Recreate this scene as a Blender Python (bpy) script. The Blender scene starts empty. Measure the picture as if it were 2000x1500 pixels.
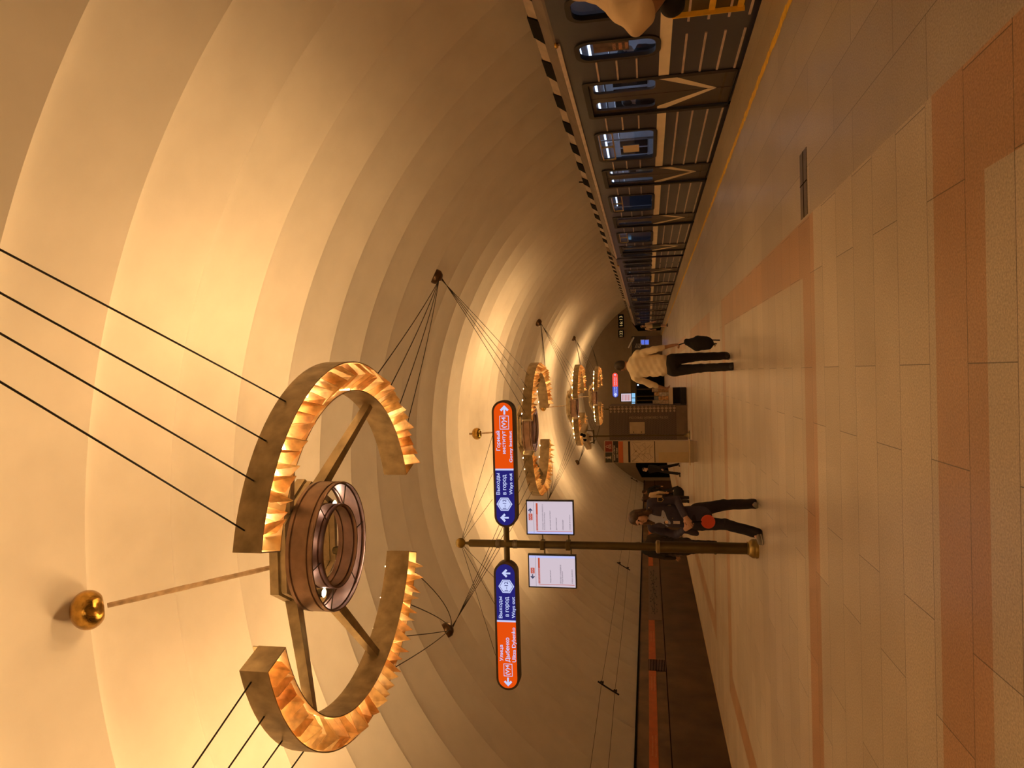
import bpy, bmesh, math, random
import numpy as np
from mathutils import Vector, Matrix
from mathutils.geometry import interpolate_bezier, tessellate_polygon
random.seed(4)
C = bpy.context.scene
COL = C.collection
PI = math.pi

# ------------------------------------------------------------------ camera
EYE = 1.35
FPX = 1387.0                       # focal length in pixels of the 2000 x 1500 frame
def _basis(vp=(774., 1265.), roll=.026):
    Y = np.array([vp[0]-750, vp[1]-1000, FPX]); Y /= np.linalg.norm(Y)
    X = np.array([1, -roll, 0.]); X[2] = -(X[0]*Y[0]+X[1]*Y[1])/Y[2]; X /= np.linalg.norm(X)
    return np.array([X, Y, np.cross(X, Y)])
CM = _basis()
cam = bpy.data.objects.new('camera', bpy.data.cameras.new('camera'))
COL.objects.link(cam)
vx, ux, fx = CM[:, 1], CM[:, 0], CM[:, 2]
m = Matrix.Identity(4)
for i in range(3):
    m[i][0] = vx[i]; m[i][1] = ux[i]; m[i][2] = -fx[i]
m[0][3], m[1][3], m[2][3] = 0, 0, EYE
cam.matrix_world = m
cam.data.sensor_width = 36; cam.data.lens = FPX*36/2000
cam.data.clip_start = .05; cam.data.clip_end = 300
C.camera = cam

def at(x, y, Y):
    """world point seen at photo pixel (x, y) at distance Y down the platform"""
    d = CM @ np.array([1500-y-750, x-1000, FPX])
    t = Y/d[1]
    return Vector((d[0]*t, d[1]*t, EYE+d[2]*t))

# ------------------------------------------------------------------ world, exposure
w = bpy.data.worlds.new('World'); C.world = w; w.use_nodes = True
w.node_tree.nodes['Background'].inputs[0].default_value = (.02, .012, .006, 1)
w.node_tree.nodes['Background'].inputs[1].default_value = .3
C.view_settings.view_transform = 'Standard'; C.view_settings.look = 'None'
C.view_settings.exposure = 0.0; C.view_settings.gamma = 1
C.cycles.max_bounces = 12; C.cycles.diffuse_bounces = 9; C.cycles.adaptive_threshold = .02
C.cycles.sample_clamp_indirect = 6
BULB = 655.0        # radiance of the chandelier bulbs
BULB_COL = (1, .595, .245)
SPOT = 130.0

# ------------------------------------------------------------------ materials
def _mat(name):
    mt = bpy.data.materials.new(name); mt.use_nodes = True
    nt = mt.node_tree
    return mt, nt, nt.nodes['Principled BSDF']
def N(nt, t, **kw):
    n = nt.nodes.new(t)
    for k, v in kw.items():
        if k.startswith('i_'): n.inputs[k[2:]].default_value = v
        else: setattr(n, k, v)
    return n
def pmat(name, col, rough=.5, metal=0, var=.12, scale=6, bump=0, bscale=60, emit=None, es=0, coord='Object', spec=None, alpha=None, trans=0):
    mt, nt, p = _mat(name)
    p.inputs['Roughness'].default_value = rough; p.inputs['Metallic'].default_value = metal
    tc = N(nt, 'ShaderNodeTexCoord')
    nz = N(nt, 'ShaderNodeTexNoise'); nz.inputs['Scale'].default_value = scale; nz.inputs['Detail'].default_value = 5
    nt.links.new(tc.outputs[coord], nz.inputs['Vector'])
    rp = N(nt, 'ShaderNodeValToRGB')
    a = [max(0, c*(1-var)) for c in col[:3]]; b = [min(1, c*(1+var)) for c in col[:3]]
    rp.color_ramp.elements[0].position = .3; rp.color_ramp.elements[0].color = (*a, 1)
    rp.color_ramp.elements[1].position = .7; rp.color_ramp.elements[1].color = (*b, 1)
    nt.links.new(nz.outputs['Fac'], rp.inputs['Fac']); nt.links.new(rp.outputs['Color'], p.inputs['Base Color'])
    if bump:
        n2 = N(nt, 'ShaderNodeTexNoise'); n2.inputs['Scale'].default_value = bscale; n2.inputs['Detail'].default_value = 4
        nt.links.new(tc.outputs[coord], n2.inputs['Vector'])
        bp = N(nt, 'ShaderNodeBump'); bp.inputs['Strength'].default_value = bump; bp.inputs['Distance'].default_value = .02
        nt.links.new(n2.outputs['Fac'], bp.inputs['Height']); nt.links.new(bp.outputs['Normal'], p.inputs['Normal'])
    if emit:
        p.inputs['Emission Color'].default_value = (*emit, 1); p.inputs['Emission Strength'].default_value = es
    if spec is not None: p.inputs['Specular IOR Level'].default_value = spec
    if trans: p.inputs['Transmission Weight'].default_value = trans
    return mt
def emat(name, col, s):
    mt, nt, p = _mat(name)
    nt.nodes.remove(p)
    e = N(nt, 'ShaderNodeEmission'); e.inputs[0].default_value = (*col, 1); e.inputs[1].default_value = s
    nt.links.new(e.outputs[0], nt.nodes['Material Output'].inputs[0])
    return mt

# ------------------------------------------------------------------ mesh helpers
class MB:
    """collects shapes and links them as ONE mesh object"""
    def __init__(s): s.v = []; s.f = []; s.mi = []
    def add(s, vs, fs, mi=0):
        o = len(s.v); s.v += [tuple(v) for v in vs]
        s.f += [tuple(i+o for i in f) for f in fs]; s.mi += [mi]*len(fs); return s
    def box(s, a, b, mi=0, M=None):
        x0, y0, z0 = a; x1, y1, z1 = b
        vs = [Vector(p) for p in ((x0,y0,z0),(x1,y0,z0),(x1,y1,z0),(x0,y1,z0),(x0,y0,z1),(x1,y0,z1),(x1,y1,z1),(x0,y1,z1))]
        if M: vs = [M @ v for v in vs]
        return s.add(vs, [(0,3,2,1),(4,5,6,7),(0,1,5,4),(1,2,6,5),(2,3,7,6),(3,0,4,7)], mi)
    def tube(s, pts, r, n=8, mi=0, caps=True):
        pts = [Vector(p) for p in pts]
        rs = r if isinstance(r, (list, tuple)) else [r]*len(pts)
        t0 = (pts[1]-pts[0]).normalized()
        u = t0.orthogonal().normalized(); rings = []
        for i, p in enumerate(pts):
            t = (pts[min(i+1, len(pts)-1)]-pts[max(i-1, 0)]).normalized()
            u = (u-t*u.dot(t)).normalized(); w_ = t.cross(u)
            rings.append([p+(u*math.cos(a)+w_*math.sin(a))*rs[i] for a in [2*PI*k/n for k in range(n)]])
        fs = []
        for i in range(len(pts)-1):
            for k in range(n):
                fs.append((i*n+k, i*n+(k+1) % n, (i+1)*n+(k+1) % n, (i+1)*n+k))
        if caps: fs += [tuple(range(n-1, -1, -1)), tuple((len(pts)-1)*n+k for k in range(n))]
        return s.add([v for rg in rings for v in rg], fs, mi)
    def lathe(s, prof, n=24, M=None, mi=0):
        """profile of (r, z) turned about Z"""
        vs = [Vector((r*math.cos(2*PI*k/n), r*math.sin(2*PI*k/n), z)) for r, z in prof for k in range(n)]
        if M: vs = [M @ v for v in vs]
        fs = [(i*n+k, i*n+(k+1) % n, (i+1)*n+(k+1) % n, (i+1)*n+k) for i in range(len(prof)-1) for k in range(n)]
        return s.add(vs, fs, mi)
    def arc_band(s, r0, r1, z0, z1, a0, a1, n=40, mi=0):
        """curved wall of rectangular section between angles a0, a1 (degrees)"""
        vs = []; fs = []
        for i in range(n+1):
            a = math.radians(a0+(a1-a0)*i/n); c, d = math.cos(a), math.sin(a)
            vs += [(r0*c, r0*d, z0), (r1*c, r1*d, z0), (r1*c, r1*d, z1), (r0*c, r0*d, z1)]
        for i in range(n):
            for k in range(4): fs.append((i*4+k, i*4+(k+1) % 4, (i+1)*4+(k+1) % 4, (i+1)*4+k))
        fs += [(0,1,2,3)[::-1], tuple(n*4+k for k in range(4))]
        return s.add(vs, fs, mi)
    def build(s, name, mats, parent=None, smooth=False, loc=None, bevel=0):
        me = bpy.data.meshes.new(name); me.from_pydata(s.v, [], s.f)
        for mt in (mats if isinstance(mats, (list, tuple)) else [mats]): me.materials.append(mt)
        if any(s.mi): me.polygons.foreach_set('material_index', s.mi)
        bm = bmesh.new(); bm.from_mesh(me); bmesh.ops.recalc_face_normals(bm, faces=bm.faces)
        bm.to_mesh(me); bm.free()
        o = bpy.data.objects.new(name, me); COL.objects.link(o)
        if smooth: shade(o)
        if parent: o.parent = parent
        if loc: o.location = loc
        if bevel:
            b = o.modifiers.new('edge', 'BEVEL'); b.width = bevel; b.segments = 2; b.limit_method = 'ANGLE'
        return o
def shade(o, ang=40):
    o.data.polygons.foreach_set('use_smooth', [True]*len(o.data.polygons))
    bm = bmesh.new(); bm.from_mesh(o.data); lim = math.radians(ang)
    for e in bm.edges:
        if len(e.link_faces) == 2 and e.calc_face_angle(0) > lim: e.smooth = False
    bm.to_mesh(o.data); bm.free()
def empty(name, loc, label, cat, group=None, rz=0):
    o = bpy.data.objects.new(name, None); COL.objects.link(o); o.location = loc; o.rotation_euler = (0, 0, rz)
    o.empty_display_size = .1
    return tag(o, label, cat, group)
def tag(o, label, cat, group=None):
    o['label'] = label; o['category'] = cat
    if group: o['group'] = group
    return o
def struct(o): o['kind'] = 'structure'; return o
def copy_tree(o, parent=None):
    c = o.copy(); COL.objects.link(c)
    if parent:
        mpi = o.matrix_parent_inverse.copy(); c.parent = parent; c.matrix_parent_inverse = mpi
    for ch in list(o.children): copy_tree(ch, c)
    return c
def text(name, body, size, mat, parent, loc, rot=(PI/2, 0, 0), bold=0.0, depth=0):
    """flat lettering; every contour is filled on its own so that crossing strokes stay solid"""
    cu = bpy.data.curves.new(name, 'FONT'); cu.body = body; cu.size = size
    tmp = bpy.data.objects.new('tmp_text', cu); COL.objects.link(tmp)
    dg = bpy.context.evaluated_depsgraph_get()
    oc = tmp.evaluated_get(dg).to_curve(dg)
    loops = []
    for sp in oc.splines:
        pts = []
        if sp.type == 'BEZIER':
            bp = sp.bezier_points; n = len(bp)
            for i in range(n):
                q0, q1 = bp[i], bp[(i+1) % n]
                straight = (q0.handle_right-q0.co).length < 1e-6 and (q1.handle_left-q1.co).length < 1e-6
                seg = [q0.co.copy(), q1.co.copy()] if straight else interpolate_bezier(q0.co, q0.handle_right, q1.handle_left, q1.co, 5)
                pts += [Vector((v[0], v[1], 0)) for v in seg[:-1]]
        else: pts = [Vector((v.co[0], v.co[1], 0)) for v in sp.points]
        if len(pts) > 2: loops.append((sum(pts[i-1].x*pts[i].y-pts[i].x*pts[i-1].y for i in range(len(pts)))/2, pts))
    tmp.evaluated_get(dg).to_curve_clear()
    bpy.data.objects.remove(tmp); bpy.data.curves.remove(cu)
    sign = 1 if max(loops, key=lambda l: abs(l[0]))[0] > 0 else -1
    def inside(p, poly):
        c = False; j = len(poly)-1
        for i in range(len(poly)):
            if (poly[i].y > p.y) != (poly[j].y > p.y) and p.x < (poly[j].x-poly[i].x)*(p.y-poly[i].y)/(poly[j].y-poly[i].y)+poly[i].x: c = not c
            j = i
        return c
    outs = [l[1] for l in loops if l[0]*sign > 0]; holes = []
    for l in loops:
        if l[0]*sign < 0: (holes if any(all(inside(q, o_) for q in l[1]) for o_ in outs) else outs).append(l[1])
    vs = []; fs = []
    for o_ in outs:
        hs = [h_ for h_ in holes if inside(h_[0], o_)]
        o0 = len(vs); flat = o_+[v for h_ in hs for v in h_]
        for t_ in tessellate_polygon([o_]+hs): fs.append(tuple(o0+i for i in t_))
        vs += flat
    if bold:
        n = len(vs); e = bold*size*1.2; av = []; af = []
        for k, (dx, dy) in enumerate(((0, 0), (e, 0), (-e, 0), (0, e*.6), (0, -e*.6))):
            av += [Vector((v.x+dx, v.y+dy, k*1e-4*size)) for v in vs]; af += [tuple(i+n*k for i in f) for f in fs]
        vs, fs = av, af
    me = bpy.data.meshes.new(name); me.from_pydata([tuple(v) for v in vs], [], fs); me.materials.append(mat)
    o = bpy.data.objects.new(name, me); COL.objects.link(o)
    o.parent = parent; o.location = loc; o.rotation_euler = rot
    return o
def plate2d(name, outer, holes, thick, mat, parent=None):
    """flat plate with holes, given in (a, b) plane coordinates, built in local XY and extruded along Z"""
    cu = bpy.data.curves.new(name, 'CURVE'); cu.dimensions = '2D'; cu.fill_mode = 'BOTH'; cu.extrude = thick/2
    for pts in [outer]+holes:
        sp = cu.splines.new('POLY'); sp.points.add(len(pts)-1)
        for i, p in enumerate(pts): sp.points[i].co = (p[0], p[1], 0, 1)
        sp.use_cyclic_u = True
    tmp = bpy.data.objects.new('tmp_curve', cu); COL.objects.link(tmp)
    dg = bpy.context.evaluated_depsgraph_get()
    me = bpy.data.meshes.new_from_object(tmp.evaluated_get(dg))
    bpy.data.objects.remove(tmp); bpy.data.curves.remove(cu)
    me.materials.clear(); me.materials.append(mat); me.name = name
    o = bpy.data.objects.new(name, me); COL.objects.link(o)
    if parent: o.parent = parent
    return o
def rrect(x0, y0, x1, y1, r, n=5):
    pts = []
    for cx, cy, a in ((x1-r, y1-r, 0), (x0+r, y1-r, 90), (x0+r, y0+r, 180), (x1-r, y0+r, 270)):
        for i in range(n+1):
            t = math.radians(a+90*i/n); pts.append((cx+r*math.cos(t), cy+r*math.sin(t)))
    return pts

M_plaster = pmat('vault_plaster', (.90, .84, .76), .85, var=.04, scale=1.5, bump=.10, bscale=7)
M_brass = pmat('aged_brass', (.37, .28, .155), .48, .6, var=.3, scale=5)
M_brassd = pmat('dark_brass', (.10, .075, .035), .4, .75, var=.25, scale=6)
M_gold = pmat('polished_brass', (.42, .24, .05), .20, .95, var=.45, scale=9, bump=.3, bscale=25)
M_copper = pmat('copper_drum', (.23, .135, .085), .42, .75, var=.25, scale=4)
M_cable = pmat('cable_dark', (.03, .02, .015), .6)
M_black = pmat('black', (.008, .007, .006), .9, spec=.1)
M_bulb = emat('lamp_glow', BULB_COL, BULB)
M_spot = emat('spot_glow', (1, .84, .78), SPOT)

# ------------------------------------------------------------------ the setting
XC, ZC, RV = -1.98, -2.29, 10.2
Y0, YE = -17.2, 73.5
XL, XR = -11.1, 7.15
PITCH, YEDGE = 1.525, 5.72
def vault_z(X, R=RV): return ZC+math.sqrt(max(0, R*R-(X-XC)**2))
mb = MB()
a_l = math.acos((XL-XC)/RV); a_r = math.acos((XR-XC)/RV)
a_b = math.asin((1.80-ZC)/RV)
NA = 84
ks = range(int((Y0-YEDGE)/PITCH)-1, int((YE-YEDGE)/PITCH)+1)
def ringpts(R, Y):
    return [(XC+R*math.cos(a), Y, ZC+R*math.sin(a)) for a in [a_b+(PI-2*a_b)*i/NA for i in range(NA+1)]]
for k in ks:
    ya, yb = YEDGE+PITCH*k, YEDGE+PITCH*(k+1)
    yb = min(yb, YE+.3)
    rows = []
    for t, dr in ((0, 0), (.04, .035), (.10, .085), (.17, .12), (.26, .138), (.38, .142), (.52, .132), (.66, .108), (.80, .070), (.91, .034), (1, 0)):
        rows.append(ringpts(RV+dr*1.25, ya+(yb-ya)*t))
    for rw in (rows,):
        vs = [p for r in rw for p in r]
        fs = [(i*(NA+1)+j, i*(NA+1)+j+1, (i+1)*(NA+1)+j+1, (i+1)*(NA+1)+j) for i in range(len(rw)-1) for j in range(NA)]
        mb.add(vs, fs)
struct(mb.build('ceiling', M_plaster, smooth=True))

# floor: one slab mesh whose faces follow the stone pattern
def granite(name, base, rot, joints=True, rough=.31):
    mt, nt, p = _mat(name)
    tc = N(nt, 'ShaderNodeTexCoord'); mp = N(nt, 'ShaderNodeMapping'); mp.inputs['Rotation'].default_value = (0, 0, rot)
    nt.links.new(tc.outputs['Object'], mp.inputs['Vector'])
    br = N(nt, 'ShaderNodeTexBrick', offset=.37)
    br.inputs['Scale'].default_value = 1; br.inputs['Brick Width'].default_value = 1.25; br.inputs['Row Height'].default_value = .42
    br.inputs['Mortar Size'].default_value = .003 if joints else 0; br.inputs['Mortar Smooth'].default_value = .2; br.inputs['Bias'].default_value = 0
    c = Vector(base)
    br.inputs['Color1'].default_value = (*(c*.90), 1); br.inputs['Color2'].default_value = (*(c*1.08), 1); br.inputs['Mortar'].default_value = (*(c*.28), 1)
    nt.links.new(mp.outputs[0], br.inputs['Vector'])
    sp = N(nt, 'ShaderNodeTexNoise'); sp.inputs['Scale'].default_value = 95; sp.inputs['Detail'].default_value = 3
    nt.links.new(tc.outputs['Object'], sp.inputs['Vector'])
    r1 = N(nt, 'ShaderNodeValToRGB'); r1.color_ramp.elements[0].position = .32; r1.color_ramp.elements[0].color = (.62, .6, .58, 1)
    r1.color_ramp.elements[1].position = .68; r1.color_ramp.elements[1].color = (1.0, 1, 1, 1)
    nt.links.new(sp.outputs['Fac'], r1.inputs['Fac'])
    big = N(nt, 'ShaderNodeTexNoise'); big.inputs['Scale'].default_value = .9; big.inputs['Detail'].default_value = 4
    nt.links.new(tc.outputs['Object'], big.inputs['Vector'])
    r2 = N(nt, 'ShaderNodeValToRGB'); r2.color_ramp.elements[0].position = .3; r2.color_ramp.elements[0].color = (.8, .78, .76, 1)
    r2.color_ramp.elements[1].position = .7; r2.color_ramp.elements[1].color = (1, 1, 1, 1)
    nt.links.new(big.outputs['Fac'], r2.inputs['Fac'])
    m1 = N(nt, 'ShaderNodeMix', data_type='RGBA', blend_type='MULTIPLY'); m1.inputs[0].default_value = 1
    m2 = N(nt, 'ShaderNodeMix', data_type='RGBA', blend_type='MULTIPLY'); m2.inputs[0].default_value = 1
    nt.links.new(br.outputs['Color'], m1.inputs[6]); nt.links.new(r1.outputs[0], m1.inputs[7])
    nt.links.new(m1.outputs[2], m2.inputs[6]); nt.links.new(r2.outputs[0], m2.inputs[7])
    nt.links.new(m2.outputs[2], p.inputs['Base Color'])
    p.inputs['Roughness'].default_value = rough
    bp = N(nt, 'ShaderNodeBump'); bp.inputs['Strength'].default_value = .22; bp.inputs['Distance'].default_value = .006
    n3 = N(nt, 'ShaderNodeTexNoise'); n3.inputs['Scale'].default_value = 55; n3.inputs['Detail'].default_value = 3
    nt.links.new(tc.outputs['Object'], n3.inputs['Vector'])
    nt.links.new(n3.outputs['Fac'], bp.inputs['Height']); nt.links.new(bp.outputs[0], p.inputs['Normal'])
    return mt
G_light = granite('grey_granite', (.72, .63, .51), 0)
G_side = granite('grey_granite_edge', (.58, .51, .43), PI/2)
G_brown = granite('brown_granite', (.60, .36, .21), 0, True, .30)
G_edge = granite('platform_edge_stone', (.52, .42, .29), PI/2, True, .34)
M_yel = pmat('yellow_line_paint', (.80, .48, .03), .55, var=.25, scale=14)
BX0, BX1 = .78, 1.27          # right stone band
LX0, LX1 = -5.92, -5.46       # left stone band
PER, FY0, FY1, BW = 9.82, 6.16, 13.52, .43
xs = sorted([-7.36, -7.28, -7.14, LX0, LX1, BX0, BX1, 3.30, 3.42, 4.12])
ys = [Y0]
k = -3
while FY0+PER*k < YE:
    for y in (FY0, FY0+BW, FY1-BW-.09, FY1):
        q = y+PER*k
        if Y0 < q < YE: ys.append(q)
    k += 1
ys.append(YE)
vs = [(x, y, 0) for y in ys for x in xs]; fs = []; mi = []
nx = len(xs)
for j in range(len(ys)-1):
    yc = (ys[j]+ys[j+1])/2; q = (yc-FY0) % PER
    inside = q < FY1-FY0; cross = inside and (q < BW or q > FY1-FY0-BW-.09)
    for i in range(nx-1):
        xc = (xs[i]+xs[i+1])/2
        mtl = 0
        if xc > BX1: mtl = 1
        if LX0 < xc < BX1 and cross: mtl = 2
        if inside and (BX0 < xc < BX1 or LX0 < xc < LX1): mtl = 2
        if xc > 3.42 or xc < -7.28: mtl = 3
        if 3.30 < xc < 3.42: mtl = 3
        if -7.28 < xc < -7.14: mtl = 1
        fs.append((j*nx+i, j*nx+i+1, (j+1)*nx+i+1, (j+1)*nx+i)); mi.append(mtl)
mb = MB(); mb.v = vs; mb.f = fs; mb.mi = mi
x0, x1 = xs[0], xs[-1]
o_ = len(mb.v)
mb.add([(x0, Y0, 0), (x0, YE, 0), (x0, YE, -1.25), (x0, Y0, -1.25), (x1, Y0, 0), (x1, YE, 0), (x1, YE, -1.25), (x1, Y0, -1.25)],
       [(0, 1, 2, 3), (4, 5, 6, 7)], 3)
struct(mb.build('floor', [G_light, G_side, G_brown, G_edge]))
# yellow safety line with worn edges, white line at the far edge
mb = MB(); pr = []
yy = Y0
rnd = random.Random(2)
while yy < YE-1:
    st = .09 if yy < 20 else .5
    pr.append((yy, 3.30+rnd.uniform(-.016, .016), 3.395+rnd.uniform(-.016, .016))); yy += st
vs = [p for y, a, b in pr for p in ((a, y, .002), (b, y, .002))]
mb.add(vs, [(2*i, 2*i+1, 2*i+3, 2*i+2) for i in range(len(pr)-1)])
struct(mb.build('trim_1', M_yel))
mb = MB(); mb.box((-7.27, Y0, 0), (-7.20, YE, .002))
struct(mb.build('trim_2', pmat('pale_edge_line', (.62, .50, .34), .5, var=.2, scale=8)))

M_marble = pmat('brown_marble', (.17, .10, .05), .5, var=.35, scale=1.3)
M_marbled = pmat('lower_wall_stone', (.145, .085, .042), .5, var=.3, scale=1.0)
M_orange = pmat('orange_strip_enamel', (.60, .14, .03), .45, var=.12, scale=3)
M_bed = pmat('track_bed', (.05, .035, .025), .9, var=.3, scale=9)
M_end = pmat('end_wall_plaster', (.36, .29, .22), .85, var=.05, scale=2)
for nm, X in (('wall_left', XL), ('wall_right', XR)):
    sgn = 1 if X < 0 else -1
    mb = MB()
    mb.box((X-.3*sgn, Y0, -1.25), (X+.02*sgn, YE, .93), 1)
    mb.box((X-.3*sgn, Y0, .93), (X, YE, 1.93), 0)
    mb.box((X-.3*sgn, Y0, 1.93), (X+.05*sgn, YE, 1.99), 2)
    mb.box((X-.02*sgn, Y0, .915), (X+.03*sgn, YE, .945), 2)
    if X < 0: pass
    struct(mb.build(nm, [M_marble, M_marbled, M_black]))
for nm, a, b in (('floor_track_left', XL, -7.36), ('floor_track_right', 4.12, XR)):
    mb = MB(); mb.box((a, Y0, -1.35), (b, YE, -1.25)); struct(mb.build(nm, M_bed))
# end wall with the two dark track portals, and the wall behind the viewer
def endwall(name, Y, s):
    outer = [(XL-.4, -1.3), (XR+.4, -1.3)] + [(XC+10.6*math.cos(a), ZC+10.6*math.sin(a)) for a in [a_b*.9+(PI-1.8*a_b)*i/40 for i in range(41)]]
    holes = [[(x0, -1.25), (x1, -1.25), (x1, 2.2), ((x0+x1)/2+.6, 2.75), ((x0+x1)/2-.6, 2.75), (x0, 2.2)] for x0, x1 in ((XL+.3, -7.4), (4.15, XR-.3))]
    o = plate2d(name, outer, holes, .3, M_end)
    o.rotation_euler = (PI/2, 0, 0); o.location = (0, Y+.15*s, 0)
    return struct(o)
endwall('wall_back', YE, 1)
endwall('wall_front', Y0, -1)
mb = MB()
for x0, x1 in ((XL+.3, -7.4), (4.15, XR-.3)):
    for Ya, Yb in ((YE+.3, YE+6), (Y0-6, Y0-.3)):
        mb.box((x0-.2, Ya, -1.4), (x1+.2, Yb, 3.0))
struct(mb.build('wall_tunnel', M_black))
# ------------------------------------------------------------------ chandeliers
def amber(name, col, tr):
    mt, nt, p = _mat(name)
    tc = N(nt, 'ShaderNodeTexCoord'); nz = N(nt, 'ShaderNodeTexNoise'); nz.inputs['Scale'].default_value = 7; nz.inputs['Detail'].default_value = 6
    nt.links.new(tc.outputs['Object'], nz.inputs['Vector'])
    rp = N(nt, 'ShaderNodeValToRGB'); c = Vector(col)
    rp.color_ramp.elements[0].position = .35; rp.color_ramp.elements[0].color = (*(c*.6), 1)
    rp.color_ramp.elements[1].position = .65; rp.color_ramp.elements[1].color = (*[min(1, q) for q in c*1.1], 1)
    nt.links.new(nz.outputs['Fac'], rp.inputs['Fac'])
    nt.links.new(rp.outputs[0], p.inputs['Base Color']); p.inputs['Roughness'].default_value = .6
    t = N(nt, 'ShaderNodeBsdfTranslucent'); nt.links.new(rp.outputs[0], t.inputs['Color'])
    mx = N(nt, 'ShaderNodeMixShader'); mx.inputs[0].default_value = tr
    nt.links.new(p.outputs[0], mx.inputs[1]); nt.links.new(t.outputs[0], mx.inputs[2])
    tp = N(nt, 'ShaderNodeBsdfTransparent'); tp.inputs[0].default_value = (1, .86, .64, 1)
    m3 = N(nt, 'ShaderNodeMixShader'); m3.inputs[0].default_value = .14
    nt.links.new(mx.outputs[0], m3.inputs[1]); nt.links.new(tp.outputs[0], m3.inputs[2])
    nt.links.new(m3.outputs[0], nt.nodes['Material Output'].inputs[0])
    return mt
M_amber = [amber('amber_glass', (.92, .68, .38), .55), amber('pale_amber_glass', (.95, .78, .52), .5), amber('dark_amber_glass', (.80, .52, .24), .5)]
RO, RI, BH = 2.57, 2.16, .33
ARCS = ((-78, 71), (106, 253))
HEXR = .90

def cable(a, b, sag, r=.009, n=12):
    a, b = Vector(a), Vector(b); pts = []
    for i in range(n+1):
        t = i/n; p = a.lerp(b, t); p.z -= sag*4*t*(1-t); pts.append(p)
    return MB().tube(pts, r, 6)
def plate_mesh(rnd):
    """one folded glass blade hung across the channel (local: x radial, y along the ring)"""
    w2 = (RO-RI)/2-.025; k = rnd.uniform(.07, .115); tip = -rnd.uniform(.13, .20); tz = BH-.11; lean = rnd.uniform(-.01, .045)
    v = [(-w2, -lean, .06), (.03, k-lean, tip), (w2, -lean, -.02), (w2, lean, tz), (0, k+lean, tz-.02), (-w2, lean, tz)]
    th = .008
    vs = [Vector(p) for p in v]+[Vector(p)+Vector((0, th, 0)) for p in v]
    fs = [(0,1,4,5), (1,2,3,4), (6,11,10,7), (7,10,9,8), (0,6,7,1), (1,7,8,2), (2,8,9,3), (3,9,10,4), (4,10,11,5), (5,11,6,0)]
    return vs, fs
_pm = []
for i in range(6):
    mb = MB(); mb.add(*plate_mesh(random.Random(i)))
    me = bpy.data.meshes.new('glass_blade'); me.from_pydata(mb.v, [], mb.f); me.materials.append(M_amber[(0, 1, 0, 1, 2, 0)[i]]); _pm.append(me)

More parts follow.
